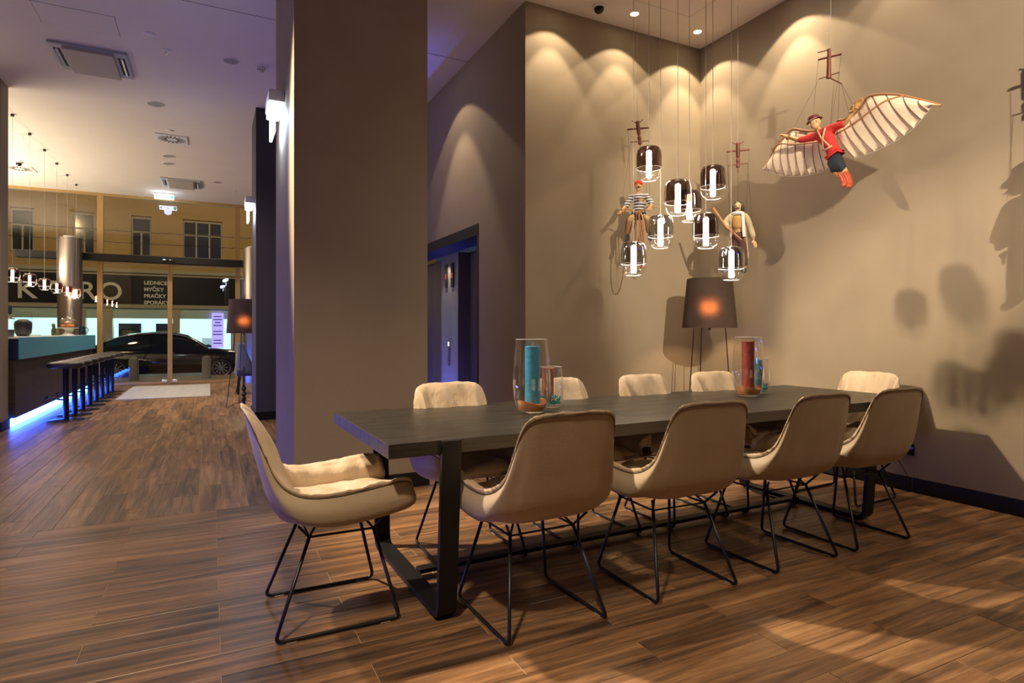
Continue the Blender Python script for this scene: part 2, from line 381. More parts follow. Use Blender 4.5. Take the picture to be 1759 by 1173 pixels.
# ------------------------------------------------------------------ elevator
ev = tag(thing('elevator', (2.85, 7.5, 0), 'brushed steel lift entrance with black frame and call panel', 'elevator'))
fr = MB().box(-.326, -.29, -1.668, -1.63, 0, 2.318).box(-.326, -.29, 1.86, 1.898, 0, 2.318).box(-.326, -.29, -1.63, 1.86, 2.20, 2.318)
fr.build('frame', M['beam'], ev)
MB().box(-.29, -.005, -1.66, -1.63, 0, 2.21).build('reveal', M['steel_dark'], ev); MB().box(-.29, -.005, 1.86, 1.89, 0, 2.21).build('reveal', M['steel_dark'], ev); MB().box(-.29, -.005, -1.63, 1.86, 2.205, 2.24).build('soffit', M['beam'], ev)
MB().cbox(-.005, .05, -.265, .345, 0, 2.2, .004).build('pier', mat('pier_steel', (.42, .40, .37), .34, metal=.6, var=.08, scale=6, stretch=(30, 30, .3)), ev)
for y0, y1 in ((-1.62, -.27), (.35, 1.85)):
    MB().box(.0, .16, y1-.012, y1, 0, 2.2).build('jamb', M['steel_dark'], ev); MB().box(0, .16, y0, y0+.012, 0, 2.2).build('jamb', M['steel_dark'], ev)
    ym = (y0+y1)/2
    MB().cbox(.14, .17, y0+.012, ym-.002, 0.005, 2.2, .003).build('door_leaf', M['steel_dark'], ev)
    MB().cbox(.14, .17, ym+.002, y1-.012, 0.005, 2.2, .003).build('door_leaf', M['steel_dark'], ev)
for y in (-.10, .13):
    p = MB().cbox(-.022, -.004, y-.045, y+.045, 1.76, 2.08, .003).build('floor_indicator', M['blackp'], ev)
    MB().box(-.0235, -.0215, y-.02, y+.02, 1.88, 1.95).build('display', emis('red_display', (1.0, .12, .05), .3), p)
p = MB().cbox(-.016, -.004, .0, .07, .72, 1.06, .003).build('call_panel', M['steel_dark'], ev)
MB().box(-.018, -.015, .014, .056, .985, 1.04).build('call_display', emis('call_display', (.7, .85, 1), 2.0), p)
for k in range(5): MB().lathe([(0, 0), (.012, 0), (.012, .004), (0, .005)], 10).build('button', M['chrome'], p, loc=(-.017, .035, .77+k*.045), rot=(0, R(-90), 0))
light('SPOT', 'added_pier_spot', (-.13, .04, 2.19), 14, WARM2, (-.03, .04, 1.2), 70, .6, .02, parent=ev)  # added spot brightening the steel pier; the soffit holds no lamp
for y0, y1, x in ((-.26, .34, -.06), (-1.6, -.28, .08), (.36, 1.84, .08)):  # added strips and lamps for the blue glow low on the lift steel
    MB().box(x-.012, x+.012, y0, y1, .0005, .006).build('added_blue_strip', M['led_deep'], ev)
    light('AREA', 'added_strip_glow', (x, (y0+y1)/2, .012), (13 if x < 0 else 2.2)*(y1-y0), (.07, .11, 1.0), (x+.05, (y0+y1)/2, .5), size=y1-y0, sy=.024, parent=ev).data.spread = R(60)

# ------------------------------------------------------------------ downlights along the walls
def downlight(x, y, label, wall, e1=26, e2=42, col=WARM, group='wall washing downlights'):
    o = thing('downlight', (x, y, CEIL), label, 'downlight', group)
    MB().lathe([(.036, -.001), (.046, -.004), (.052, -.002), (.052, .004)], 24, cap=False).build('trim_ring', M['white'], o, smooth=True)
    MB().lathe([(0, -.0015), (.037, -.0015), (.037, .004)], 20, cap=False).build('lens', emis('downlight_lens', (1, .86, .62), 18), o)
    tx, ty = wall
    light('SPOT', 'wide_beam', (0, 0, -.012), e1, col, None, 101, .10, .018, parent=o)
    light('SPOT', 'narrow_beam', (0, 0, -.012), e2, col, None, 62, .35, .018, parent=o).rotation_euler = (R(ty*6), R(-tx*6), 0)
    return o
downlight(2.79, 4.52, 'round downlight over the back wall nearest the dark lift corner', (0, 1), e1=17, e2=27)
downlight(3.55, 4.52, 'lit round ceiling downlight above the cyclist marionette', (0, 1), e1=17, e2=27)
downlight(4.32, 4.51, 'lit round ceiling downlight right in the room corner', (.5, .5))
downlight(4.34, 3.58, 'round ceiling downlight over the right wall behind the flying marionette', (1, 0))
downlight(4.34, 2.75, 'round ceiling downlight over the right wall in front of the flying marionette', (1, 0), e1=5, e2=7)
downlight(2.00, 6.28, 'round ceiling downlight lighting the wall beside the lift', (1, 0), e1=20, e2=46)

# ------------------------------------------------------------------ dining table
TX, TY, TZ = 2.39, 2.822, 0.745
tb = thing('dining_table', (TX, TY, 0), 'long black oak dining table on flat steel legs', 'table', rz=R(1.0))
LX, LY = 1.79, 0.523
nb = 7
for k in range(nb):
    y0 = -LY + 2*LY*k/nb; y1 = -LY + 2*LY*(k+1)/nb
    MB().cbox(-LX, LX, y0+.0006, y1-.0006, TZ-.056+random.uniform(0, .0004), TZ-random.uniform(0, .0005), .0015).build('board', M['oak'], tb)
for sx in (-1, 1):
    xx = -1.537 if sx < 0 else 1.27
    prof = []
    pts = [(-LY-.010, TZ-.001), (-LY+.045, .014), (LY-.045, .014), (LY+.010, TZ-.001)]
    path = bend_path([(xx, a, b) for a, b in pts], .055, 6)
    b = MB(); n = len(path)
    vs = []
    for i, p in enumerate(path):
        a = path[max(0, i-1)]; c = path[min(n-1, i+1)]; t = (c-a).normalized(); nn = Vector((0, -t.z, t.y))
        for q, s_ in ((-.041, -1), (.041, -1), (.041, 1), (-.041, 1)):
            vs.append((p.x+q, p.y+nn.y*s_*.0115, max(.0015, p.z+nn.z*s_*.0115)))
    fs = [(0, 1, 2, 3), tuple(4*(n-1)+k for k in (3, 2, 1, 0))]
    for i in range(n-1):
        for k in range(4): fs.append((4*i+k, 4*i+(k+1) % 4, 4*i+4+(k+1) % 4, 4*i+4+k))
    b.add(vs, fs).build('leg_frame', M['black'], tb)
MB().cbox(-1.50, 1.21, -.045, .015, .026, .046, .002).build('stretcher', M['black'], tb)

# ------------------------------------------------------------------ chairs
KEYS = [  # rim, outer bulge, lower bulge, keel, inner foot, inward angle
 ((-.335,0,.865),(-.282,0,.64),(-.215,0,.455),(-.06,0,.404),(-.165,0,.465),0),
 ((-.331,.13,.863),(-.278,.145,.64),(-.210,.14,.455),(-.06,0,.404),(-.165,.12,.465),0),
 ((-.318,.190,.842),(-.268,.202,.64),(-.200,.19,.455),(-.05,0,.404),(-.16,.16,.465),28),
 ((-.297,.214,.788),(-.255,.232,.61),(-.185,.215,.453),(-.03,0,.404),(-.155,.18,.465),45),
 ((-.264,.224,.705),(-.238,.252,.575),(-.165,.230,.450),(-.01,0,.405),(-.14,.19,.465),50),
 ((-.230,.235,.625),(-.212,.270,.540),(-.140,.240,.445),(.01,0,.405),(-.12,.195,.465),55),
 ((-.187,.254,0.578),(-.172,.284,.507),(-.105,.248,.435),(.03,0,.405),(-.09,.198,.465),65),
 ((-.122,.271,0.552),(-.115,.294,.487),(-.05,.250,.424),(.06,0,.406),(-.05,.2,.465),80),
 ((-.03,.280,0.548),(-.022,.299,.480),(.02,.250,.422),(.1,0,.410),(.02,.2,.467),90),
 ((.08,.282,0.558),(.08,.299,.485),(.10,.250,.428),(.14,0,.420),(.10,.2,.47),90),
 ((.17,.278,0.569),(.178,.294,.495),(.185,.245,.438),(.19,0,.434),(.18,.2,.47),90),
 ((.245,.269,0.573),(.262,.285,.506),(.258,.238,.450),(.25,0,.447),(.24,.2,.47),90),
 ((.284,.256,0.558),(.300,.270,.505),(.291,.226,.461),(.28,0,.459),(.27,.2,.47),90),
 ((.300,.238,.500),(.308,.242,.487),(.300,.214,.470),(.29,0,.470),(.288,.2,.474),90)]
def through(a, b, c, d, t): return catmull([a, b, c, d], t)
def bez(a, b, c, d, t): u = 1-t; return a*u**3 + b*3*u*u*t + c*3*u*t*t + d*t**3
def station(t, side):
    g = [catmull([Vector(k[j]) for k in KEYS], t) for j in range(5)]
    an = catmull([Vector((k[5], 0, 0)) for k in KEYS], t).x
    d = Vector((math.cos(R(an)), -math.sin(R(an)), 0))
    if side < 0: g = [Vector((p.x, -p.y, p.z)) for p in g]; d.y = -d.y
    return g, d
def chair_meshes():
    NS = 84; outer = []; inner = []; rim = []
    for i in range(-NS, NS+1):
        t = abs(i)/NS; side = -1 if i < 0 else 1
        (Rm, C1, C2, K, S), d = station(t, side)
        outer.append([through(Rm, C1, C2, K, q/15) for q in range(16)])
        tall = max(0, min(1, (Rm.z-.56)/.25))
        sw = math.sin(t*165+3*math.sin(t*31)+side); wr = .0090*(1-abs(sw))*(.55+.45*noise.noise(Vector((t*9*side, 5.2, 0)))) + (.007-.0045*tall)*noise.noise(Vector((t*30*side, 3.1, 0)))
        row = []
        for q in range(19):
            s = q/18
            P1 = Rm - d*.010 + Vector((0, 0, .030)); P2 = Rm.lerp(S, .55) + d*(.062+.02*tall) + Vector((0, 0, .045))
            p = bez(Rm, P1, P2, S, s)
            pleat = wr*math.exp(-((s-.12)/.16)**2)*1.4
            wrk = .022*noise.noise(Vector((t*15*side+7, s*2.2, 1.7))) * math.sin(math.pi*s)
            crease = -.010*math.exp(-(i/1.6)**2)*math.sin(math.pi*min(1, s*1.1))
            nrm = (d*.9 + Vector((0, 0, .45))).normalized()
            row.append(p + nrm*(pleat+wrk+crease+.006*math.sin(math.pi*min(1, s*2.2))) + (Vector((0, 0, 1)) - d)*(.011+wr*.25)*math.exp(-((s-.075)/.055)**2))
        inner.append(row); rim.append(Rm + d*-.001)
    o = MB().grid(outer); a = MB().grid(inner); pi = MB().tube(rim[::1], .0032, 6)
    # seat cushion: pillow between the arms, rolled over the front edge
    top = []
    for i in range(27):
        u = i/26; x = -.185 + u*.485; r = []
        for k in range(29):
            v = -1+2*k/28; y = v*(.206 - .05*max(0, (.35-u)/.35)**1.5)
            edge = (1-abs(v)**5)*(1-max(0, (u-.90)/.10)**2*.9)
            z = .458 + .046*edge + .013*noise.noise(Vector((u*6, v*4, .3)))*edge + .006*math.sin(u*9+v*3)*edge - .010*math.exp(-((u-.42)/.2)**2-(v/.5)**2)
            r.append((x, y, z))
        top.append(r)
    top.append([(.294, p[1]*.98, .470) for p in top[-1]]); top.append([(.288, p[1]*.97, .462) for p in top[-2]])
    c = MB().grid(top)
    return o, a, pi, c
def make_chair():
    root = thing('dining_chair', (0, 0, 0), 'x', 'chair', 'tan leather chairs round the dining table')
    o, a, pi, c = chair_meshes()
    o.build('shell', M['leather'], root, smooth='all', fix=True)
    a.build('inner_pad', M['leather_in'], root, smooth='all'); c.build('seat_cushion', M['leather_in'], root, smooth='all')
    pi.build('piping', M['piping'], root, smooth='all')
    kz = .365; r = .0075
    for sy in (-1, 1):
        kf = Vector((.155, sy*.15, kz)); kr = Vector((-.10, sy*.15, kz))
        pth = bend_path([kr, (-.235, sy*.226, .0085), (.245, sy*.226, .0085), kf], .032, 6)
        run = MB().tube(pth, r, 8).build('sled_leg', M['wire'], root, smooth='all')
        for x in (-.175, .185):
            MB().cbox(x-.02, x+.02, sy*.226-.006, sy*.226+.006, .0005, .006, .0015).build('glide', M['foot'], run)
    b = MB()
    for sy in (-1, 1):
        b.tube([(-.10, sy*.15, kz), (.155, sy*.15, kz)], .005, 6)
        for x, dx in ((-.10, -1), (.155, 1)):
            b.tube([(x, sy*.15, kz), (x+dx*.045, sy*.19, .432 if dx > 0 else .425)], .0055, 6)
            b.tube([(x, sy*.15, kz), (x-dx*.05, sy*.10, .425)], .0050, 6)
    b.tube([(-.10, -.15, kz), (-.10, .15, kz)], .0042, 6); b.tube([(.155, -.15, kz), (.155, .15, kz)], .0042, 6)
    b.build('wire_bracing', M['wire'], root, smooth='all')
    return root
ch0 = make_chair()
CH = [(0.450, 2.640, 0, 'tan leather bucket chair seen side-on at the left head of the table'),
 (1.215, 2.250, 90, 'tan leather chair on the near side of the table, closest to the left table leg'),
 (1.955, 2.255, 90, 'second chair from the left along the near side of the table, seen from behind'),
 (2.680, 2.260, 90, 'third chair from the left along the near side of the table, seen from behind'),
 (3.310, 2.265, 90, 'near-side leather chair furthest right, hiding the right table leg'),
 (1.250, 3.010, -90, 'far-side tan chair in front of the lift, pleated back facing the camera'),
 (2.000, 3.015, -90, 'far-side tan chair partly hidden behind the glass vase with teal candle'),
 (2.695, 3.020, -90, 'far-side tan chair in the middle of the empty stretch of table'),
 (3.340, 3.025, -90, 'far-side tan chair in front of the standing floor lamp'),
 (4.085, 2.800, 180, 'tan leather chair at the right head of the table against the wall')]
for i, (x, y, a, lab) in enumerate(CH):
    o = ch0 if i == 0 else dup(ch0)
    o.location = (x, y, 0); o.rotation_euler = (0, 0, R(a + (0, 1.5, -2, 1, -1, -1, 2, 1, -2, 3)[i])); o['label'] = lab

# ------------------------------------------------------------------ glass pendants over the table
def pendant_parts(root, dia, h, upper, top_z, cable_to, tube_s=1.0):
    r = dia/2
    prof = [(.20*r, h), (.55*r, h*.992), (.80*r, h*.955), (.93*r, h*.88), (.985*r, h*.76), (1.0*r, h*.60), (.995*r, h*.42), (.985*r, h*.34)]
    low = [(.985*r, h*.34), (.965*r, h*.26), (.91*r, h*.15), (.80*r, h*.06), (.66*r, h*.015), (.60*r, 0)]
    MB().lathe(prof, 32, cap=False).build('smoked_shade', upper, root, smooth='all')
    MB().lathe(low, 32, cap=False).build('clear_shade', M['glass'], root, smooth='all')
    MB().lathe([(.988*r-.0014, h*.335), (.988*r+.0014, h*.335), (.988*r+.0014, h*.345), (.988*r-.0014, h*.345), (.988*r-.0014, h*.335)], 32, cap=False).build('glass_ring', M['glassrim'], root, smooth=True)
    MB().lathe([(.60*r-.002, -.002), (.60*r+.002, -.002), (.60*r+.002, .002), (.60*r-.002, .002), (.60*r-.002, -.002)], 32, cap=False).build('glass_rim', M['glassrim'], root, smooth=True)
    MB().lathe([(0, h*.06), (.20*r, h*.07), (.205*r, h*.12), (.205*r, h*.84), (.17*r, h*.88), (0, h*.88)], 16).build('light_tube', M['tube'], root, smooth=True)
    MB().lathe([(.205*r, h*.86), (.22*r, h*.93), (.20*r, h*1.0), (.05*r, h*1.04), (0, h*1.04)], 16, cap=False).build('lamp_holder', M['chrome'], root, smooth=True)
    MB().tube([(0, 0, h*1.03), (0, 0, cable_to-top_z+h)], .0019, 6).build('cable', M['cable'], root)
M['glassrim'] = mat('glass_edge', (.85, .85, .82), .08, spec=1.0, trans=.6)
PD = [('A', 2.56, 3.11, 2.385, 'smoke', 'highest smoked glass pendant, hanging above the cyclist marionette'),
 ('B', 2.61, 2.895, 2.125, 'smoke', 'large smoked glass pendant in the middle of the cluster, in front of another'),
 ('C', 2.99, 3.20, 2.165, 'smoke', 'smoked glass pendant half hidden behind the middle pendant'),
 ('D', 2.985, 2.975, 2.28, 'smoke', 'smoked glass pendant high on the right side of the cluster'),
 ('E', 2.665, 3.12, 1.95, 'silverglass', 'clear grey glass pendant hanging just right of the cyclist marionette'),
 ('F', 2.795, 2.845, 1.923, 'smoke', 'smoked glass pendant low in the cluster, left of the standing marionette'),
 ('G', 2.45, 3.13, 1.76, 'silverglass', 'lowest clear grey glass pendant at the left, in front of the bicycle wheel'),
 ('H', 3.02, 2.85, 1.73, 'silverglass', 'lowest clear grey glass pendant at the right, above the floor lamp')]
for n, x, y, zt, g, lab in PD:
    h = .216
    o = thing('pendant_lamp', (x, y, zt-h), lab, 'lamp', 'glass pendants over the dining table')
    pendant_parts(o, .163, h, M[g], zt, CEIL)

# ------------------------------------------------------------------ candles in glass vases on the table
M['sand'] = mat('orange_sand', (.42, .15, .045), .9, var=.2, scale=60, bump=.4, bscale=250)
M['teal_wax'] = mat('teal_wax', (.05, .26, .40), .45, var=.22, scale=50, bump=.15, bscale=150)
M['red_wax'] = mat('red_wax', (.26, .045, .035), .45, var=.3, scale=50, bump=.15, bscale=150)
M['pink_wax'] = mat('rose_metal_wax', (.42, .14, .12), .25, metal=.35, var=.2, scale=40)
M['bead'] = mat('teal_bead', (.02, .34, .38), .1, spec=.8)
M['wick'] = mat('wick', (.5, .45, .38), .8)
def vase(name, x, y, dia, h, label):
    o = thing(name, (x, y, TZ), label, 'vase', 'glass candle vases on the dining table'); r = dia/2
    prof = [(0, .0005), (.60*r, .0005), (.66*r, .004), (.80*r, h*.07), (.93*r, h*.18), (1.0*r, h*.36), (.99*r, h*.52), (.94*r, h*.72), (.865*r, h*.93), (.84*r, h)]
    MB().lathe(prof, 40, cap=False).build('glass_wall', M['glass'], o, smooth='all')
    inn = [(.835*r, h), (.86*r-.002, h*.93), (.935*r-.002, h*.72), (.985*r-.002, h*.52), (.995*r-.002, h*.36), (.925*r-.002, h*.18), (.79*r-.002, h*.07+.006), (.6*r, .014), (0, .013)]
    MB().lathe(inn, 40, cap=False).build('glass_lining', M['glass'], o, smooth='all')
    MB().tube([(.84*r*math.cos(a*math.pi/20), .84*r*math.sin(a*math.pi/20), h) for a in range(40)], .0016, 6, closed=True).build('rim', M['glassrim'], o, smooth='all')
    return o
def candle(x, y, z, r, h, m, label):
    o = thing('candle', (x, y, z), label, 'candle', 'pillar candles in the glass vases')
    MB().lathe([(0, 0), (r, 0), (r, h-.002), (r-.002, h), (r*.6, h-.002), (0, h-.004)], 28).build('wax', m, o, smooth=True)
    MB().tube([(0, 0, h-.005), (.001, 0, h+.008), (.005, 0, h+.018)], .0012, 6).build('wick', M['wick'], o)
def sand(x, y, r, h, label):
    rows = []
    for i in range(9):
        rr = r*i/8
        rows.append([(rr*math.cos(2*math.pi*k/28), rr*math.sin(2*math.pi*k/28), h + .012*math.sin(2*math.pi*k/28*2+1)*(i/8) - .006*(1-i/8)) for k in range(29)])
    for rr, z in ((.985*r, .55*h), (.88*r, .25*h), (.70*r, .018), (0, .016)): rows.append([(rr*math.cos(2*math.pi*k/28), rr*math.sin(2*math.pi*k/28), z) for k in range(29)])
    b = MB().grid(rows); o = b.build('sand', M['sand'], None, loc=(x, y, TZ), smooth=True); tag(o, label, 'sand', kind='stuff')
def beads(x, y, r, label):
    b = MB()
    for k in range(130):
        a = random.uniform(0, 6.283); rr = r*math.sqrt(random.random()); zz = .017+random.random()*.05
        rr = min(rr, r*(.62+.5*zz/.06)); b.ball((rr*math.cos(a), rr*math.sin(a), zz), .0055, 6, 4)
    o = b.build('glass_beads', M['bead'], None, loc=(x, y, TZ), smooth='all', fix=False); tag(o, label, 'beads', kind='stuff')
vase('hurricane_vase', 1.545, 2.845, .205, .392, 'tall clear glass vase holding the big teal candle'); sand(1.545, 2.845, .078, .058, 'orange sand under the big teal candle')
candle(1.548, 2.842, TZ+.05, .041, .305, M['teal_wax'], 'tall teal pillar candle in the left vase')
vase('hurricane_vase', 1.745, 2.985, .150, .232, 'small glass vase behind the big teal candle'); beads(1.745, 2.985, .062, 'turquoise glass beads in the small left vase')
candle(1.728, 2.990, TZ+.03, .034, .195, M['pink_wax'], 'short rose metallic candle in the small left vase')
vase('hurricane_vase', 3.235, 2.905, .205, .395, 'tall clear glass vase holding the big dark red candle'); sand(3.235, 2.905, .078, .060, 'orange sand under the big dark red candle')
candle(3.232, 2.905, TZ+.05, .041, .318, M['red_wax'], 'tall dark red pillar candle in the right vase')
vase('hurricane_vase', 3.455, 3.010, .150, .245, 'small glass vase behind the big dark red candle'); beads(3.455, 3.010, .062, 'turquoise glass beads in the small right vase')
candle(3.438, 3.012, TZ+.03, .036, .205, M['teal_wax'], 'short teal candle in the small right vase')

# ------------------------------------------------------------------ floor lamps with fabric shade and wire legs
M['bulb'] = emis('warm_bulb', (1.0, .55, .22), 9)
def shade_mat():
    m = bpy.data.materials.new('lit_brown_shade'); m.use_nodes = True; nt = m.node_tree; N = nt.nodes; L = nt.links; b = N['Principled BSDF']
    tc = N.new('ShaderNodeTexCoord'); mp = N.new('ShaderNodeMapping'); mp.inputs['Scale'].default_value = (8, 8, 90); L.new(tc.outputs['Object'], mp.inputs['Vector'])
    nz = N.new('ShaderNodeTexNoise'); nz.inputs['Scale'].default_value = 1.5; L.new(mp.outputs[0], nz.inputs['Vector'])
    cr = N.new('ShaderNodeValToRGB'); cr.color_ramp.elements[0].color = (.035, .022, .017, 1); cr.color_ramp.elements[1].color = (.12, .08, .06, 1); L.new(nz.outputs['Fac'], cr.inputs[0])
    L.new(cr.outputs[0], b.inputs['Base Color']); b.inputs['Roughness'].default_value = .9
    t = N.new('ShaderNodeBsdfRefraction'); t.inputs['Color'].default_value = (.42, .25, .15, 1); t.inputs['Roughness'].default_value = .85; t.inputs['IOR'].default_value = 1.22
    mx = N.new('ShaderNodeMixShader'); mx.inputs[0].default_value = .30; L.new(b.outputs[0], mx.inputs[1]); L.new(t.outputs[0], mx.inputs[2]); L.new(mx.outputs[0], N['Material Output'].inputs[0])
    return m
M['litshade'] = shade_mat()
def floor_lamp(x, y, rb, rt_, z0, z1, legs, label, e, kink=False):
    o = thing('floor_lamp', (x, y, 0), label, 'lamp')
    MB().lathe([(rb, z0), (rt_, z1), (rt_-.004, z1), (rb-.004, z0), (rb, z0)], 44, cap=False).build('shade', M['litshade'], o, smooth=True)
    MB().lathe([(0, z1-.012), (rt_-.005, z1-.012)], 32, cap=False).build('diffuser', M['shade'], o)
    MB().ball((0, 0, z0+.22), .035).build('bulb', M['bulb'], o, smooth='all')
    MB().tube([(0, 0, z0-.02), (0, 0, z0+.19)], .012, 10).build('socket', M['blackp'], o)
    for a, foot in legs:
        top = (rb*.62*math.cos(a), rb*.62*math.sin(a), z0+.05); ft = (foot*math.cos(a), foot*math.sin(a), .006)
        p = [(0, 0, z0+.05), top, ft] if not kink else [(0, 0, z0+.05), top, ft, (.02*math.cos(a), .02*math.sin(a), .10)]
        MB().tube(bend_path(p, .02), .005, 8).build('leg', M['wire'], o, smooth='all')
    light('POINT', 'bulb_light', (0, 0, z0+.2), e, (1.0, .62, .30), size=.06, parent=o)
    return o
floor_lamp(4.215, 4.245, .250, .205, 1.212, 1.675, [(R(a), .25) for a in (-160, -20, 72, 108)], 'tripod floor lamp with brown fabric shade in the room corner', 16)
o = floor_lamp(.47, 10.35, .250, .212, 1.15, 1.68, [(R(a), .33) for a in (-140, -20, 100)], 'brown shaded wire-leg floor lamp in the passage beside the pillar', 14, True)
MB().lathe([(0, .02), (.018, .02), (.03, .06), (.016, .09), (.045, .13), (.018, .16), (.05, .20), (.018, .24), (.04, .28), (.016, .33), (.012, .62), (0, .64)], 14).build('turned_stem', M['blackp'], o, smooth=True)

# ------------------------------------------------------------------ dark blue upholstered chair beyond the pillar
M['navy'] = mat('grey_blue_fabric', (.045, .05, .085), .85, var=.1, scale=40, bump=.2, bscale=200, sheen=.3)
o = thing('upholstered_chair', (.70, 12.55, 0), 'grey-blue upholstered chair behind the passage floor lamp', 'chair')
rows = []
for i in range(15):
    z = .38 + .58*i/14; a_max = R(95) - R(48)*max(0, (i-4)/10); rr = .30 - .05*math.sin(i/14*1.6)
    rows.append([(rr*1.0*math.cos(R(180)-a_max+2*a_max*k/18), rr*math.sin(R(180)-a_max+2*a_max*k/18), z) for k in range(19)])
s_ = MB().grid(rows).build('curved_back', M['navy'], o, smooth='all'); md = s_.modifiers.new('thick', 'SOLIDIFY'); md.thickness = .05
MB().cbox(-.27, .28, -.27, .27, .34, .48, .03).build('seat', M['navy'], o, smooth=True)
for sx in (-1, 1):
    for sy in (-1, 1): MB().obox((sx*.2, sy*.2, .36), (sx*.24, sy*.22, .001), .035, .035).build('leg', M['blackp'], o)
o.rotation_euler.z = R(0)

# ------------------------------------------------------------------ socket with cable on the right wall
o = thing('wall_socket', (XR, 2.70, .31), 'glossy black double wall socket with plugged cable', 'socket')
MB().cbox(-.012, -.0005, -.082, .082, -.042, .042, .005).build('plate', mat('gloss_black', (.006, .006, .006), .12), o, smooth=True)
pl = MB().lathe([(0, 0), (.018, 0), (.018, .03), (.008, .04), (0, .04)], 14).build('plug', M['blackp'], o, loc=(-.012, .02, 0), rot=(0, R(-90), 0))
MB().tube(smooth_path([(-.045, .02, 0), (-.07, .04, -.02), (-.055, .0, -.09), (-.04, -.05, -.18), (-.035, -.06, -.26), (-.03, -.06, -.305)], 24), .0028, 6).build('cable', M['blackp'], o)

# ------------------------------------------------------------------ marionettes
M['wood'] = mat('carved_wood', (.46, .27, .10), .5, var=.18, scale=30, bump=.15, bscale=90)
M['face'] = mat('painted_face', (.62, .42, .20), .5, var=.1, scale=20)
M['ctrl'] = mat('red_brown_wood', (.16, .045, .022), .45, var=.2, scale=25)
M['string'] = mat('dark_string', (.05, .045, .04), .7)
M['red'] = mat('red_cloth', (.62, .035, .03), .8, var=.12, scale=30, bump=.3, bscale=60)
M['navyc'] = mat('dark_blue_cloth', (.016, .022, .032), .85, bump=.3, bscale=80)
M['boot'] = mat('red_leather', (.42, .07, .03), .4, var=.15, scale=20)
M['hat'] = mat('maroon_hat', (.13, .022, .02), .5)
M['strap'] = mat('beige_strap', (.55, .38, .22), .7)
M['canvas'] = mat('cream_canvas', (.87, .73, .54), .8, var=.05, scale=14, bump=.25, bscale=35)
M['cane'] = mat('bent_cane', (.42, .20, .08), .45)
M['ribm'] = mat('brown_rib', (.20, .10, .045), .6)
M['hair'] = mat('dark_hair', (.020, .012, .009), .5, bump=.5, bscale=90)
M['ink'] = mat('black_paint', (.015, .012, .01), .4)
def strings(o, pairs):
    b = MB()
    for a, c in pairs: b.tube([a, c], .0011, 5)
    b.build('strings', M['string'], o)
def hand(c, d, side, m, parent, s=1.0):               # palm with four fingers and a thumb, curled
    c = Vector(c); d = Vector(d).normalized(); up = Vector((0, 0, 1)); x = d.cross(up).normalized()*side
    up = x.cross(d)*side
    nodes = [c, c+d*.030*s]; ed = [(0, 1)]; ra = [(.012*s, .016*s), (.010*s, .017*s)]
    for k in range(4):
        q = (k-1.5)*.0095*s; L_ = (.024, .029, .027, .021)[k]*s; b0 = len(nodes)
        nodes += [c+d*.034*s+x*q, c+d*(.034*s+L_*.6)+x*q*1.1+up*-.002, c+d*(.034*s+L_)+x*q*1.1-up*.010*s]
        ed += [(1, b0), (b0, b0+1), (b0+1, b0+2)]; ra += [.0055*s, .005*s, .004*s]
    b0 = len(nodes); nodes += [c+d*.010*s-x*.018*s, c+d*.026*s-x*.026*s-up*.006*s]; ed += [(0, b0), (b0, b0+1)]; ra += [.0065*s, .005*s]
    return skin('hand', nodes, ed, ra, m, parent, 1)
def head(o, c, r, look, up, m, parts):
    """carved head: egg-shaped skull, jaw, nose, eyes, ears, mouth"""
    look = Vector(look).normalized(); up = Vector(up); up = (up-look*up.dot(look)).normalized(); x = look.cross(up).normalized(); c = Vector(c)
    q = Matrix((x, look, up)).transposed().to_quaternion()
    b = MB().ball(c+up*r*.15, (r*.80, r*.95, r*1.0), 18, 12, q).ball(c-up*r*.45+look*r*.15, (r*.62, r*.70, r*.70), 14, 9, q)
    h = b.build('head', m, o, smooth='all', fix=False)
    n = MB().add([c+look*r*.88+up*r*.28, c+look*r*1.02-up*r*.18+x*r*.16, c+look*r*1.02-up*r*.18-x*r*.16, c+look*r*1.32-up*r*.14, c+look*r*.8-up*r*.3], [(0, 1, 3), (0, 3, 2), (1, 4, 3), (3, 4, 2), (0, 2, 4), (0, 4, 1)])
    n.build('nose', m, h)
    e = MB()
    for s_ in (-1, 1): e.ball(c+look*r*.86+x*s_*r*.36+up*r*.22, r*.10, 8, 6)
    e.build('eyes', M['ink'], h, smooth='all', fix=False)
    e = MB()
    for s_ in (-1, 1): e.ball(c+x*s_*r*.78+up*r*.02, (r*.14, r*.2, r*.28), 8, 6, q)
    e.build('ears', m, h, smooth='all', fix=False)
    mo = MB().tube([c+look*r*.84-up*r*.52-x*r*.25, c+look*r*.93-up*r*.55, c+look*r*.84-up*r*.52+x*r*.25], r*.05, 6); mo.build('mouth', M['boot'], h)
    if 'moustache' in parts:
        MB().tube([c+look*r*.84-up*r*.42-x*r*.42, c+look*r*.98-up*r*.32, c+look*r*.84-up*r*.42+x*r*.42], [r*.05, r*.10, r*.05], 6).build('moustache', M['hair'], h, smooth='all')
    return h, x, look, up, q

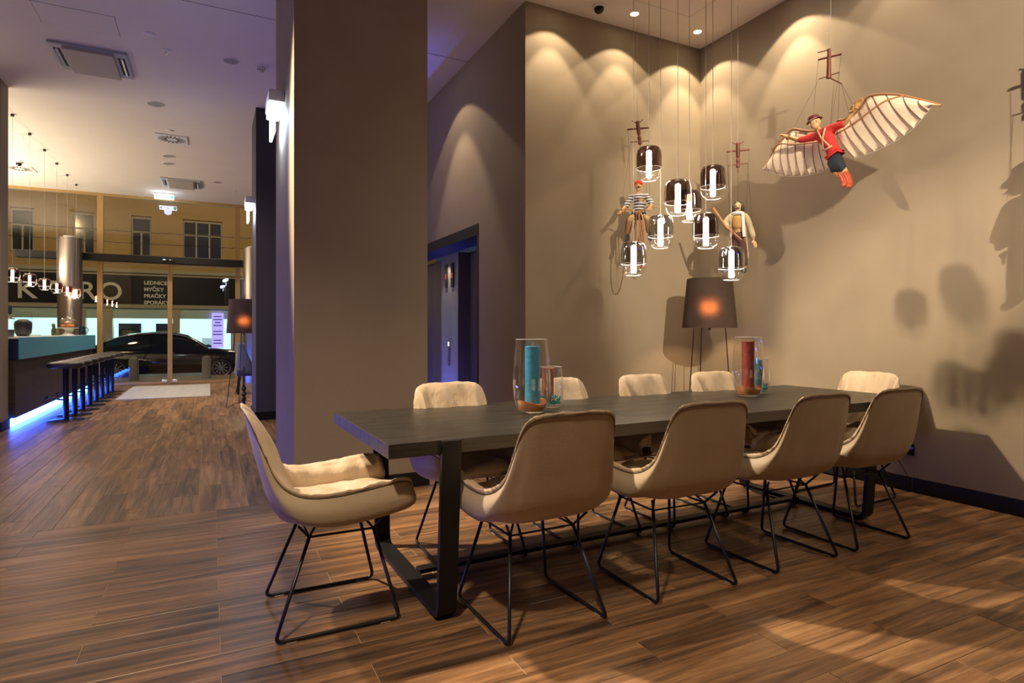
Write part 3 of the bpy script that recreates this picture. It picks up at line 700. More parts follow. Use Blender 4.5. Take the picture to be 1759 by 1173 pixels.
# --- flying man with bat-like wings, in front of the right wall
FX = 4.28
o = thing('marionette', (FX, 3.003, 2.235), 'flying marionette in red shirt with cream canvas wings', 'marionette')
off = Vector((FX, 3.05, 2.26))
def W(y, z, dx=0.0): return Vector((FX+dx, y, z)) - off
def wing(name, LE, TE, nribs, swap, dx):
    LEp = smooth_path([(W(*p)) for p in LE], 60); rows = []
    n = len(TE)-1; fine = []
    for i in range(n):                                # scalloped trailing edge between the rib tips
        a, b = Vector(W(*TE[i])), Vector(W(*TE[i+1]))
        for k in range(6):
            t = k/6; p = a.lerp(b, t); sc = math.sin(math.pi*t)*.08
            fine.append((p, sc, i+t))
    fine.append((Vector(W(*TE[-1])), 0, n))
    ribs = []
    for p, sc, q in fine:
        t = q/n; a = LEp[min(60, int(round(t*60)))]
        p = p.lerp(a, sc*.5)
        row = []
        for s in range(9):
            f = s/8; pt = a.lerp(p, f); pt = pt + Vector((-dx*math.sin(math.pi*f) - .055*f, 0, 0)); row.append(pt)
        rows.append(row)
        if abs(q-round(q)) < 1e-6: ribs.append(row)
    wg = MB().grid(rows).build(name, M['canvas'], o, smooth='all'); md = wg.modifiers.new('t', 'SOLIDIFY'); md.thickness = .003
    MB().tube([p + Vector((-.006, 0, 0)) for p in LEp], .0085, 8).build('leading_spar', M['cane'], wg, smooth='all')
    for r_ in ribs[1:]: MB().tube([p+Vector((-.004, 0, 0)) for p in r_], .0024, 6).build('rib', M['ribm'], wg, smooth='all')
    MB().tube([r_[-1]+Vector((-.004, 0, 0)) for r_ in ribs], .0016, 5).build('edge_cord', M['white'], wg)
    return wg
LE_L = [(3.691,2.59),(3.66,2.659),(3.608,2.747),(3.548,2.803),(3.489,2.843),(3.432,2.865),(3.352,2.834),(3.282,2.803),(3.213,2.793),(3.176,2.778),(3.10,2.76)]
TE_L = [(3.691,2.59),(3.62,2.558),(3.543,2.516),(3.464,2.481),(3.391,2.462),(3.316,2.445),(3.244,2.438),(3.176,2.436),(3.103,2.442),(3.039,2.45)]
LE_R = [(2.31,2.684),(2.397,2.741),(2.475,2.788),(2.548,2.83),(2.624,2.867),(2.688,2.892),(2.754,2.909),(2.791,2.911),(2.828,2.899),(2.859,2.864),(2.898,2.832),(2.945,2.81),(2.985,2.80),(3.034,2.808),(3.04,2.74)]
TE_R = [(2.335,2.683),(2.357,2.652),(2.401,2.61),(2.452,2.566),(2.515,2.535),(2.583,2.511),(2.647,2.496),(2.722,2.482),(2.794,2.477),(2.867,2.474)]
wl = wing('left_wing', LE_L, TE_L, 10, False, .04); wr_ = wing('right_wing', LE_R, TE_R, 10, False, .05)
MB().tube(smooth_path([W(3.62,2.74,-.03), W(3.522,2.76,-.05), W(3.408,2.728,-.06), W(3.297,2.698,-.06), W(3.161,2.674,-.06)], 20), .005, 8).build('hand_spar', M['cane'], wl, smooth='all')
MB().tube(smooth_path([W(3.01,2.689,-.06), W(2.89,2.718,-.07), W(2.798,2.752,-.07), W(2.724,2.783,-.07), W(2.652,2.813,-.06), W(2.603,2.825,-.04), W(2.542,2.825,-.01)], 24), .006, 8).build('hand_spar', M['cane'], wr_, smooth='all')
B = -.09
neck, chest, waist, hip = W(3.118,2.735,B), W(3.06,2.67,B), W(3.012,2.56,B), W(2.99,2.52,B)
Ls, Le, Lc, Lh = W(3.140,2.712,B-.01), W(3.221,2.71,B-.02), W(3.289,2.716,B-.03), W(3.375,2.768,B-.03)
Rs, Re, Rc, Rh = W(3.035,2.735,B), W(2.963,2.737,B-.01), W(2.905,2.735,B-.01), W(2.835,2.825,B-.01)
k1, k2, f1, f2 = W(3.005,2.42,B), W(2.94,2.41,B+.01), W(2.93,2.345,B+.02), W(2.895,2.355,B+.03)
skin('body', [hip, waist, chest, neck, W(3.142,2.785,B-.01), Ls, Le, Lc, Lh, Rs, Re, Rc, Rh, k1, W(2.94,2.35,B), k2, W(2.905,2.34,B+.01)],
     [(0,1),(1,2),(2,3),(3,4),(2,5),(5,6),(6,7),(7,8),(2,9),(9,10),(10,11),(11,12),(0,13),(13,14),(0,15),(15,16)],
     [.035,.035,.045,.022,.022,.024,.02,.018,.015,.024,.02,.018,.015,.028,.024,.028,.024], M['wood'], o)
skin('red_shirt', [waist, chest, (Ls+Rs)/2, Ls, Le, Lc, Rs, Re, Rc, W(3.0,2.535,B)], [(0,1),(1,2),(2,3),(3,4),(4,5),(2,6),(6,7),(7,8),(0,9)],
     [.050,.060,.050,.036,.030,.026,.036,.030,.026,.055], M['red'], o)
skin('dark_shorts', [W(3.0,2.545,B), W(2.985,2.50,B), W(2.985,2.385,B), W(2.935,2.375,B+.01)], [(0,1),(1,2),(1,3)], [.054,.055,.046,.044], M['navyc'], o)
for a, b_, c_, d_ in ((W(2.965,2.40,B), W(2.935,2.345,B), W(2.910,2.29,B-.005), W(2.905,2.27,B-.04)), (W(2.932,2.39,B+.01), W(2.897,2.335,B+.01), W(2.878,2.28,B), W(2.868,2.255,B-.035))):
    skin('boot', [a, b_, c_, d_], [(0,1),(1,2),(2,3)], [.028,.025,.023,.018], M['boot'], o)
h_, hx, hl, hu, hq = head(o, W(3.147,2.812,B-.02), .044, (-.75, .45, -.25), (0.1, .1, 1), M['face'], ())
hc = W(3.147,2.812,B-.02)
prof = [(.060,.018),(.056,.022),(.044,.024),(.043,.040),(.036,.056),(.018,.064),(0,.066)]
hb = MB(); 
for v in MB().lathe(prof, 22, cap=False).v: hb.v.append(tuple(hc + hq @ Vector((v[0], v[1], v[2]))))
hb.f = MB().lathe(prof, 22, cap=False).f
hb.build('cap', M['hat'], h_, smooth=True)
hand(Lc+(Lh-Lc)*.85, (Lh-Lc), 1, M['wood'], o, 1.5); hand(Rc+(Rh-Rc)*.85, (Rh-Rc), -1, M['wood'], o, 1.5)
sx = Vector((-.062, 0, 0))
MB().tube([W(3.105,2.735,B-.05), W(3.06,2.66,B-.068), W(3.0,2.59,B-.06)], .007, 6).tube([W(3.045,2.735,B-.045), W(3.05,2.66,B-.068), W(3.055,2.58,B-.056)], .007, 6).tube([W(3.06,2.575,B-.055), W(3.02,2.57,B-.062), W(2.985,2.588,B-.05)], .008, 6).build('harness', M['strap'], o, smooth='all')
CT = [W(3.094,3.378,-.02), W(3.098,3.155,-.02)]
c_ = MB().tube(CT, [.013, .018], 10).build('control_bar', M['ctrl'], o, smooth=True)
MB().tube([W(3.179,3.328,-.03), W(3.007,3.308,-.0)], .008, 8).build('cross_bar', M['ctrl'], c_)
for a_, b_, r_ in ((W(3.175,3.175,-.03), W(3.023,3.176,.0), .004), (W(3.095,3.16,-.02), W(2.987,3.07,-.03), .005), (W(3.182,3.385,-.03), W(3.09,3.372,-.02), .005)): MB().tube([a_, b_], r_, 8).build('side_peg', M['ctrl'], c_)
MB().tube([W(3.094,3.378,-.02), W(3.08,3.43,-.02), W(3.08,CEIL,-.02)], .0013, 5).build('hanging_wire', M['cable'], o)
strings(o, [(W(3.179,3.325,-.03), hc+hu*.05), (W(3.007,3.308,0), W(3.03,2.74,B)), (W(3.175,3.172,-.03), Lh), (W(3.023,3.174,0), W(3.0,2.56,B+.03)), (W(2.987,3.07,-.03), Rh), (W(3.05,3.11,-.025), W(3.06,2.73,B+.03)), (W(2.987,3.07,-.03), W(2.94,2.81,0)), (W(3.05,3.11,-.025), W(3.1,2.76,0))])

# --- cyclist on a high-wheel bicycle, in front of the back wall
CYO = Vector((3.54, 4.45, 1.72))
o = thing('marionette', CYO, 'marionette cyclist in striped shirt and red cap on a high-wheel bicycle', 'marionette')
hd = Vector((-.66, -.75, 0)).normalized(); sd = Vector((hd.y*-1, hd.x, 0)); sd = Vector((.75, -.66, 0))   # heading and the rider's side
def C(s, z, f=0.0): return sd*s + hd*f + Vector((0, 0, z-1.72))
def stripe_mat():
    m = bpy.data.materials.new('striped_shirt'); m.use_nodes = True; nt = m.node_tree; N = nt.nodes; L = nt.links; b = N['Principled BSDF']
    tc = N.new('ShaderNodeTexCoord'); sp = N.new('ShaderNodeSeparateXYZ'); L.new(tc.outputs['Object'], sp.inputs[0])
    mu = N.new('ShaderNodeMath'); mu.operation = 'MULTIPLY'; mu.inputs[1].default_value = 38.0; L.new(sp.outputs['Z'], mu.inputs[0])
    fr = N.new('ShaderNodeMath'); fr.operation = 'FRACT'; L.new(mu.outputs[0], fr.inputs[0])
    gt = N.new('ShaderNodeMath'); gt.operation = 'GREATER_THAN'; gt.inputs[1].default_value = .52; L.new(fr.outputs[0], gt.inputs[0])
    mx = N.new('ShaderNodeMix'); mx.data_type = 'RGBA'; L.new(gt.outputs[0], mx.inputs['Factor'])
    mx.inputs['A'].default_value = (.62, .60, .58, 1); mx.inputs['B'].default_value = (.035, .042, .075, 1)
    L.new(mx.outputs['Result'], b.inputs['Base Color']); b.inputs['Roughness'].default_value = .85; return m
M['stripe'] = stripe_mat(); M['sock'] = mat('tan_trousers', (.34, .19, .08), .8, bump=.3, bscale=60); M['shoe'] = mat('dark_shoe', (.03, .035, .035), .5)
hipc, wst, chs, nk, hdc = C(0,2.27), C(0,2.31), C(0,2.40), C(0,2.455), C(0,2.522)
ls, le, lh = C(-.070,2.425), C(-.108,2.335,.05), C(-.150,2.262,.16)
rs, re, rh = C(.070,2.425), C(.122,2.345,.05), C(.108,2.283,.16)
lk, la, lt = C(-.075,2.20,.10), C(-.095,2.065,.05), C(-.10,2.01,.09)
rk, ra, rt2 = C(.085,2.20,.10), C(.105,2.07,.05), C(.108,2.015,.09)
skin('body', [hipc, wst, chs, nk, C(0,2.49), ls, le, lh, rs, re, rh, lk, la, rk, ra], [(0,1),(1,2),(2,3),(3,4),(2,5),(5,6),(6,7),(2,8),(8,9),(9,10),(0,11),(11,12),(0,13),(13,14)],
     [.035,.035,.04,.02,.02,.022,.018,.014,.022,.018,.014,.026,.02,.026,.02], M['wood'], o)
skin('striped_shirt', [wst, chs, C(0,2.435), ls, le, le.lerp(lh,.25), rs, re, re.lerp(rh,.25), C(0,2.285)], [(0,1),(1,2),(2,3),(3,4),(4,5),(2,6),(6,7),(7,8),(0,9)],
     [(.052,.056),.056,.045,.030,.028,.026,.030,.028,.026,.052], M['stripe'], o)
skin('dark_shorts', [C(0,2.285), hipc, lk.lerp(hipc,.3), rk.lerp(hipc,.3)], [(0,1),(1,2),(1,3)], [.050,.050,.038,.038], M['navyc'], o)
for a, b_ in ((lk, la), (rk, ra)): skin('trouser_leg', [a+Vector((0,0,.01)), a.lerp(b_,.5), b_], [(0,1),(1,2)], [.032,.033,.031], M['sock'], o)
for a, b_ in ((la, lt), (ra, rt2)): skin('shoe', [a, a.lerp(b_,.6)-Vector((0,0,.015)), b_-Vector((0,0,.01))+hd*.03], [(0,1),(1,2)], [.024,.023,.017], M['shoe'], o)
h_, hx, hl, hu, hq = head(o, hdc, .041, (-.55, -.84, -.05), (0, 0, 1), M['face'], ('moustache',))
MB().ball(hdc+Vector((0,0,.021)), (.037, .042, .034), 16, 8).build('red_cap', M['red'], h_, smooth='all')
hand(lh-(lh-le)*.1, (lh-le), 1, M['wood'], o, 1.1); hand(rh-(rh-re)*.1, (rh-re), -1, M['wood'], o, 1.1)
bz = Vector((0, 0, 1))
bi = MB().tube(smooth_path([C(-.195,2.245,.16), C(-.145,2.255,.17), C(-.09,2.285,.16), C(-.045,2.272,.13), C(0,2.262,.12), C(.045,2.272,.13), C(.09,2.295,.16), C(.135,2.284,.17), C(.170,2.290,.16)], 32), .006, 8).build('handlebar', M['cane'], o, smooth='all')
wc = C(.005, 1.985, .12); wrd = .265
def ring(c, r, ax1, ax2, n=48): return [c + ax1*r*math.cos(2*math.pi*k/n) + ax2*r*math.sin(2*math.pi*k/n) for k in range(n)]
hw = (hd*.97 + sd*.24).normalized()
b = MB().tube(ring(wc, wrd, hw, bz), .0062, 6, closed=True)
fw_ = b.build('front_wheel', M['cane'], o, smooth='all')
b = MB()
for k in range(20):
    a = 2*math.pi*k/20; b.tube([wc, wc+(hw*math.cos(a)+bz*math.sin(a))*wrd], .0014, 5)
b.tube([wc-sd*.03, wc+sd*.03], .011, 10); b.build('spokes', M['cane'], fw_)
rw = C(.045, 1.855, -.20)
rwh = MB().tube(ring(rw, .075, hw, bz, 28), .005, 6, closed=True).build('rear_wheel', M['cane'], o, smooth='all')
b = MB()
for k in range(10):
    a = 2*math.pi*k/10; b.tube([rw, rw+(hw*math.cos(a)+bz*math.sin(a))*.075], .0014, 5)
b.build('spokes', M['cane'], rwh)
fk = MB()
for s_ in (-1, 1): fk.tube(bend_path([wc+sd*s_*.028, C(.012*s_+.0, 2.245, .12), C(0, 2.262, .12)], .02), .006, 8)
fk.tube(smooth_path([C(0,2.262,.12), C(.01,2.24,-.05), C(.03,2.12,-.16), C(.04,1.96,-.215), rw], 24), .006, 8); fk.build('bicycle_frame', M['cane'], o, smooth='all')
MB().ball(C(0.005,2.245,0), (.03,.05,.014)).build('saddle', M['boot'], o, smooth='all')
def control(o, top, bot, axis, parts_fn=None):
    top, bot = Vector(top), Vector(bot); d = top-bot
    c_ = MB().lathe([(.016,0),(.017,.02),(.011,.03),(.017,.045),(.017,.07),(.011,.08),(.017,.095),(.018,.21),(0,.212)], 12)
    q = Vector((0,0,1)).rotation_difference(d.normalized()); m = MB(); m.f = c_.f; m.v = [tuple(bot + q @ (Vector(v)*(d.length/.212))) for v in c_.v]
    c = m.build('control_bar', M['ctrl'], o, smooth=True); ax = Vector(axis)
    p1, p2 = bot.lerp(top, .68), bot.lerp(top, .12)
    MB().obox(p1-ax*.10, p1+ax*.10, .016, .012).build('cross_bar', M['ctrl'], c)
    for pp in ([p2-ax*.085, p2+ax*.085], [top-ax*.05+Vector((0,0,.01)), top-Vector((0,0,.02)), top+ax*.05+Vector((0,0,.01))], [bot, bot-Vector((0,0,.05))]): MB().tube(pp, .004, 6).build('side_peg', M['ctrl'], c)
    return p1-ax*.095, p1+ax*.095, p2-ax*.08, p2+ax*.08
a1, a2, a3, a4 = control(o, C(-.01,3.122), C(.015,2.909), sd)
strings(o, [(a1, ls), (a2, rs), (a3, lh), (a4, rh), (C(.015,2.86), hdc+Vector((0,0,.04)))])
MB().tube([C(-.01,3.12), C(-.01,CEIL)], .0013, 5).build('hanging_wire', M['cable'], o)

# --- standing man in a cream coat near the corner
SO = Vector((4.30, 3.98, 1.70))
o = thing('marionette', SO, 'standing marionette in cream coat and white scarf holding a stick', 'marionette')
hd = Vector((-.72, -.69, 0)).normalized(); sd = Vector((.69, -.72, 0))
def S(s, z, f=0.0): return sd*s + hd*f + Vector((0, 0, z-1.70))
M['coat'] = mat('cream_coat', (.46, .37, .23), .85, var=.08, scale=14, bump=.3, bscale=50)
M['scarf'] = mat('white_scarf', (.70, .69, .68), .85, bump=.2, bscale=80); M['brownc'] = mat('brown_trousers', (.085, .035, .025), .8, bump=.3, bscale=60)
M['ochre'] = mat('ochre_vest', (.50, .30, .09), .8); M['darkwood'] = mat('brown_hand', (.20, .085, .035), .5)
hip, ch, nk, hdc = S(0,2.085), S(0,2.205), S(0,2.25), S(0,2.310)
ls, le, lh = S(-.066,2.225), S(-.115,2.16,.02), S(-.075,2.11,.07)
rs, re, rh = S(.066,2.225), S(.105,2.12,.0), S(.135,1.995,.03)
skin('body', [hip, ch, nk, S(0,2.28), ls, le, lh, rs, re, rh, S(-.045,1.91), S(-.048,1.74), S(.045,1.91), S(.05,1.74)], [(0,1),(1,2),(2,3),(1,4),(4,5),(5,6),(1,7),(7,8),(8,9),(0,10),(10,11),(0,12),(12,13)],
     [.04,.045,.02,.02,.024,.018,.013,.024,.018,.013,.03,.025,.03,.025], M['wood'], o)
skin('ochre_vest', [S(0,2.10,.01), S(0,2.21,.012), S(0,2.232,.01)], [(0,1),(1,2)], [.054,.056,.045], M['ochre'], o)
skin('trousers', [S(0,2.11), hip, S(-.045,1.91), S(-.048,1.76), S(.045,1.91), S(.05,1.76)], [(0,1),(1,2),(2,3),(1,4),(4,5)], [.050,.052,.040,.034,.040,.034], M['brownc'], o)
for s_ in (-1, 1): skin('shoe', [S(s_*.049,1.755), S(s_*.05,1.725,.02), S(s_*.052,1.72,.07)], [(0,1),(1,2)], [.028,.026,.02], M['shoe'], o)
ct = skin('coat', [S(0,2.235,-.022), ls, le, lh.lerp(le,.15), rs, re, rh.lerp(re,.15)], [(0,1),(1,2),(2,3),(0,4),(4,5),(5,6)], [.038,.034,.032,.028,.034,.031,.028], M['coat'], o)
for s_ in (-1, 1):                                    # open coat fronts hanging to the knees
    rows = []
    for i in range(13):
        t = i/12; z = 2.235 - t*.40; wd = .075+.035*t
        rows.append([S(s_*(wd*math.cos(a)) + s_*.0, z, -.05*math.sin(a)*1.0+.045*math.cos(a*.5)-.01) for a in [R(q) for q in range(35 if s_ < 0 else 30, 121, 12)]])
    p = MB().grid(rows).build('coat_skirt', M['coat'], ct, smooth='all'); p.modifiers.new('t', 'SOLIDIFY').thickness = .006
b = MB().tube([S(.045*math.cos(a), 2.245+.008*math.sin(a), .04*math.sin(a)) for a in [R(30*k) for k in range(12)]], .017, 8, closed=True)
b.obox(S(.040,2.245,.055), S(.052,2.03,.072), .026, .008, up=hd).build('scarf', M['scarf'], o, smooth=True)
h_, hx, hl, hu, hq = head(o, hdc, .043, (-.75, -.66, 0), (0, 0, 1), M['face'], ('moustache',))
hb = MB().ball(hdc+Vector((0,0,.022)) - hd*.012, (.043, .043, .037), 16, 8)
for k in range(9):
    a = R(-110+k*27.5)-math.pi/2
    dr = (sd*math.sin(R(-115+k*28.75)) - hd*math.cos(R(-115+k*28.75)))
    hb.tube([hdc+dr*.034+Vector((0,0,.03)), hdc+dr*.042-Vector((0,0,.02)), hdc+dr*.040-Vector((0,0,.075))], [.014,.014,.006], 7)
hb.build('long_hair', M['hair'], h_, smooth='all', fix=False)
hand(lh, (lh-le), 1, M['darkwood'], o, 1.1); hand(rh, (rh-re), -1, M['face'], o, 1.1)
MB().tube([S(-.215,2.305,.06), S(-.10,2.12,.085), S(.03,2.00,.09)], [.012,.011,.005], 8).build('stick', M['cane'], o, smooth=True)
a1, a2, a3, a4 = control(o, S(0,2.896), S(0,2.676), sd)
strings(o, [(a1, ls), (a2, rs), (a3, lh), (a4, rh), (S(0,2.63), hdc+Vector((0,0,.05)))])
MB().tube([S(0,2.89), S(0,CEIL)], .0013, 5).build('hanging_wire', M['cable'], o)

# --- puppet at the right edge of the picture, mostly out of view
EO = Vector((4.46, 1.70, 1.52))
o = thing('marionette', EO, 'marionette hanging at the far right edge, casting a dark shadow', 'marionette')
def E_(s, z, f=0.0): return Vector((-f, s, z-1.55))
M['darkc'] = mat('dark_coat', (.03, .022, .018), .85)
skin('body', [E_(0,1.98), E_(0,2.12), E_(0,2.2), E_(0,2.24), E_(.09,2.16), E_(.135,2.04), E_(.13,1.90), E_(-.09,2.16), E_(-.14,2.05), E_(-.16,1.92), E_(.05,1.80), E_(.06,1.64), E_(-.05,1.80), E_(-.06,1.64)], [(0,1),(1,2),(2,3),(1,4),(4,5),(5,6),(1,7),(7,8),(8,9),(0,10),(10,11),(0,12),(12,13)],
     [.06,.065,.03,.03,.036,.032,.026,.036,.032,.026,.04,.034,.04,.034], M['darkc'], o)
skin('white_sleeve', [E_(.125,2.06), E_(.148,1.99), E_(.150,1.95)], [(0,1),(1,2)], [.034,.034,.030], M['scarf'], o)
for s_ in (-1, 1): skin('boot', [E_(s_*.06,1.66), E_(s_*.063,1.585), E_(s_*.10,1.565,.03)], [(0,1),(1,2)], [.036,.034,.028], M['boot'], o)
h_, *_q = head(o, E_(.01,2.295,.01), .05, (-1, .2, 0), (0, 0, 1), M['face'], ())
MB().lathe([(.075,0),(.075,.006),(.050,.012),(.046,.07),(0,.075)], 20).build('hat', M['hair'], h_, loc=E_(.01,2.325,0), smooth=True)
hand(E_(.13,1.89), (0,0,-1), 1, M['boot'], o, 1.3); hand(E_(-.16,1.91), (0,0,-1), -1, M['boot'], o, 1.3)
a1, a2, a3, a4 = control(o, E_(0,2.95), E_(0,2.66), Vector((0,1,0)))
strings(o, [(a1, E_(-.09,2.16)), (a2, E_(.09,2.16)), (a3, E_(-.16,1.9)), (a4, E_(.13,1.9)), (E_(0,2.62), E_(.01,2.42))])
MB().tube([E_(0,2.94), E_(0,CEIL)], .0013, 5).build('hanging_wire', M['cable'], o)

# ------------------------------------------------------------------ ceiling fittings of the passage
def cassette(x, y, label):
    o = thing('air_cassette', (x, y, CEIL), label, 'air conditioner', 'ceiling air cassettes')
    b = MB().cbox(-.35, .35, -.35, .35, -.028, 0, .008); b.build('frame', mat('cassette_grey', (.42, .45, .48), .5), o)
    MB().cbox(-.225, .225, -.335, .335, -.062, -.020, .006).build('intake_panel', M['offwhite'], o)
    for s_ in (-1, 1):
        MB().box(s_*.285-.03, s_*.285+.03, -.24, .24, -.0295, -.02).build('outlet_slot', M['darkslot'], o)
        MB().obox((s_*.29, -.235, -.036), (s_*.29, .235, -.036), .026, .005, up=(s_*.6, 0, .8)).build('louvre', M['white'], o)
cassette(-1.145, 7.935, 'large square air cassette nearest the camera on the passage ceiling')
cassette(-.52, 13.71, 'far square air cassette near the glass front')
def swirl(x, y, label):
    o = thing('air_vent', (x, y, CEIL), label, 'air vent', 'square swirl vents')
    MB().cbox(-.215, .215, -.23, .23, -.012, 0, .003).build('plate', M['white'], o)
    for k in range(18):
        a = 2*math.pi*k/18; c, s_ = math.cos(a), math.sin(a)
        MB().obox((.075*c, .075*s_, -.0125), (.185*c-.03*s_, .185*s_+.03*c, -.0125), .020, .002).build('slot', M['darkslot'], o)
swirl(-.53, 10.66, 'square ceiling vent with radial slots over the passage'); swirl(-3.10, 13.8, 'square ceiling vent with radial slots above the bar')
M['speaker'] = mat('speaker_grille', (.34, .33, .29), .8, bump=.4, bscale=400)
for x, y, r_, lab in ((-.64, 9.12, .105, 'round ceiling speaker between the near cassette and the swirl vent'), (.20, 7.29, .085, 'round ceiling speaker nearest the main pillar'), (-.63, 11.72, .10, 'round ceiling speaker just beyond the swirl vent'), (-.66, 12.25, .10, 'round ceiling speaker just before the far cassette'), (.12, 13.35, .09, 'round ceiling speaker right of the far cassette')):
    o = thing('ceiling_speaker', (x, y, CEIL), lab, 'speaker', 'round ceiling speakers')
    MB().lathe([(r_, 0), (r_, -.005), (r_*.88, -.008), (r_*.86, -.003)], 32, cap=False).build('ring', M['white'], o, smooth=True)
    MB().lathe([(0, -.006), (r_*.87, -.004)], 32, cap=False).build('grille', M['speaker'], o)
for x, y, lab in ((-.54, 7.0, 'flat white ceiling cap near the access panel'), (-.54, 10.22, 'flat white ceiling cap before the swirl vent')):
    tag(MB().lathe([(0, -.006), (.05, -.006), (.058, 0)], 20, (x, y, CEIL), cap=False).build('ceiling_disc', M['white'], smooth=True), lab, 'sprinkler')
for x, y, lab in ((-.42, 7.32, 'sprinkler head between the air cassette and the round speaker'), (.48, 13.9, 'sprinkler head near the glass front')):
    o = thing('sprinkler', (x, y, CEIL), lab, 'sprinkler')
    MB().lathe([(0, -.006), (.036, -.006), (.042, 0)], 18, cap=False).build('rose', M['white'], o, smooth=True)
    MB().lathe([(.009, -.006), (.008, -.03), (.003, -.032), (.003, -.045), (.016, -.047), (0, -.05)], 12, cap=False).build('nozzle', M['chrome'], o, smooth=True)
o = thing('smoke_detector', (.50, 7.34, CEIL), 'white round smoke detector by the main pillar', 'detector')
MB().lathe([(.055, 0), (.055, -.015), (.040, -.02), (.038, -.042), (.02, -.05), (0, -.05)], 24, cap=False).build('body', M['white'], o, smooth=True)
b = MB()
for k in range(8): a = math.pi*k/4; b.box(.037*math.cos(a)-.004, .037*math.cos(a)+.004, .037*math.sin(a)-.004, .037*math.sin(a)+.004, -.038, -.026)
b.build('slots', M['darkslot'], o)
for x, y, lab in ((3.17, 4.55, 'black dome camera on the ceiling above the back wall'), (-3.0, 13.3, 'small black dome camera on the ceiling over the bar')):
    o = thing('dome_camera', (x, y, CEIL), lab, 'camera')
    MB().lathe([(.062, 0), (.060, -.018), (.048, -.024)], 24, cap=False).build('mount', M['white'], o, smooth=True)
    MB().ball((0, 0, -.028), (.046, .046, .046), 18, 10).build('dome', mat('black_dome', (.004, .004, .004), .06), o, smooth='all')

# illuminated escape signs
M['signlit'] = emis('sign_white', (.72, .84, 1.0), 9); M['signgreen'] = emis('sign_green', (.05, .75, .45), 2.2)
def pictogram(o, y, f):                               # running figure, arrow and doorway in green
    b = MB()
    for s_ in (-1, 1): b.box(s_*.145-.028, s_*.145+.028, y, y+f*.001, -.11, -.04) if s_ > 0 else b.add([(-.17, y, -.075), (-.13, y, -.115), (-.13, y, -.035)], [(0, 1, 2)])
    b.box(-.012, .0, y, y+f*.001, -.08, -.05).box(-.022, -.014, y, y+f*.001, -.11, -.08).box(.0, .02, y, y+f*.001, -.105, -.085)
    b.build('pictogram', M['signgreen'], o, fix=False)
o = thing('exit_sign', (-.885, 14.9, CEIL-.01), 'lit escape sign hanging from the ceiling before the glass front', 'sign')
MB().cbox(-.19, .19, -.03, .03, -.025, .01, .004).build('housing', M['white'], o)
MB().cbox(-.18, .18, -.010, .010, -.125, -.026, .003).build('lit_panel', M['signlit'], o); pictogram(o, -.0125, -1); pictogram(o, .0115, 1)
light('POINT', 'sign_light', (0, 0, -.16), 2, COOL, size=.08, parent=o)
def side_sign(x, y, z, label, e):
    o = thing('exit_sign', (x, y, z), label, 'sign')
    MB().cbox(-.115, -.001, -.18, .18, -.03, .06, .006).build('housing', M['white'], o)
    MB().cbox(-.105, -.012, -.165, .165, -.075, -.031, .004).build('lit_diffuser', M['signlit'], o)
    MB().cbox(-.085, -.065, -.15, .15, -.26, -.076, .003).build('lit_panel', M['signlit'], o)
    light('AREA', 'sign_light', (-.035, 0, -.09), e, COOL, None, size=.04, sy=.3, parent=o).rotation_euler = (0, R(12), 0)
    light('POINT', 'sign_glow', (-.13, 0, -.1), e*.5, COOL, size=.05, parent=o)
side_sign(.52, 5.18, 3.00, 'glowing white escape light on the main pillar side', 7)
side_sign(.54, 9.05, 2.95, 'glowing white escape light on the dark far pillar', 4)

# ------------------------------------------------------------------ bar counter with stools
b_ = thing('bar_counter', (-2.1, 9.35, 0), 'long bar counter with teal upper panel and blue floor light', 'counter')
MB().cbox(-.75, -.012, .012, 5.47, .832, 1.085, .003).build('counter_block', M['darkblue'], b_)
MB().cbox(-.012, 0, 0, 5.47, .832, 1.105, .002).build('teal_front', M['teal'], b_)
MB().cbox(-.76, -.010, 0, 5.48, 1.085, 1.105, .003).build('worktop', mat('pale_top', (.5, .5, .48), .3), b_)
MB().box(-.72, -.05, .02, 5.46, .11, .832).build('wood_front', M['barwood'], b_)
MB().box(-.72, -.09, .02, 5.46, .0, .11).build('plinth', M['blackp'], b_)
MB().box(-.089, -.080, -.02, 5.45, .006, .107).build('floor_light_strip', M['led'], b_)
# unseen reception desk, added as the inferred source of blue light from the left
r_ = thing('unseen_reception_desk', (-2.75, 2.2, 0), 'unseen reception desk left of the picture, added for its blue floor light', 'desk')
MB().cbox(-.7, 0, 0, 5.6, .12, 1.08, .004).build('desk_body', M['barwood'], r_); MB().cbox(-.75, .05, -.05, 5.65, 1.08, 1.12, .004).build('desk_top', M['darkblue'], r_)
MB().box(-.05, -.04, .05, 5.55, .005, .115).build('floor_light_strip', M['led_deep'], r_)
light('AREA', 'desk_strip_light', (.0, 2.8, .07), 17, (.28, .24, 1.0), (3, 2.8, 1.6), size=5.4, sy=.1, parent=r_)

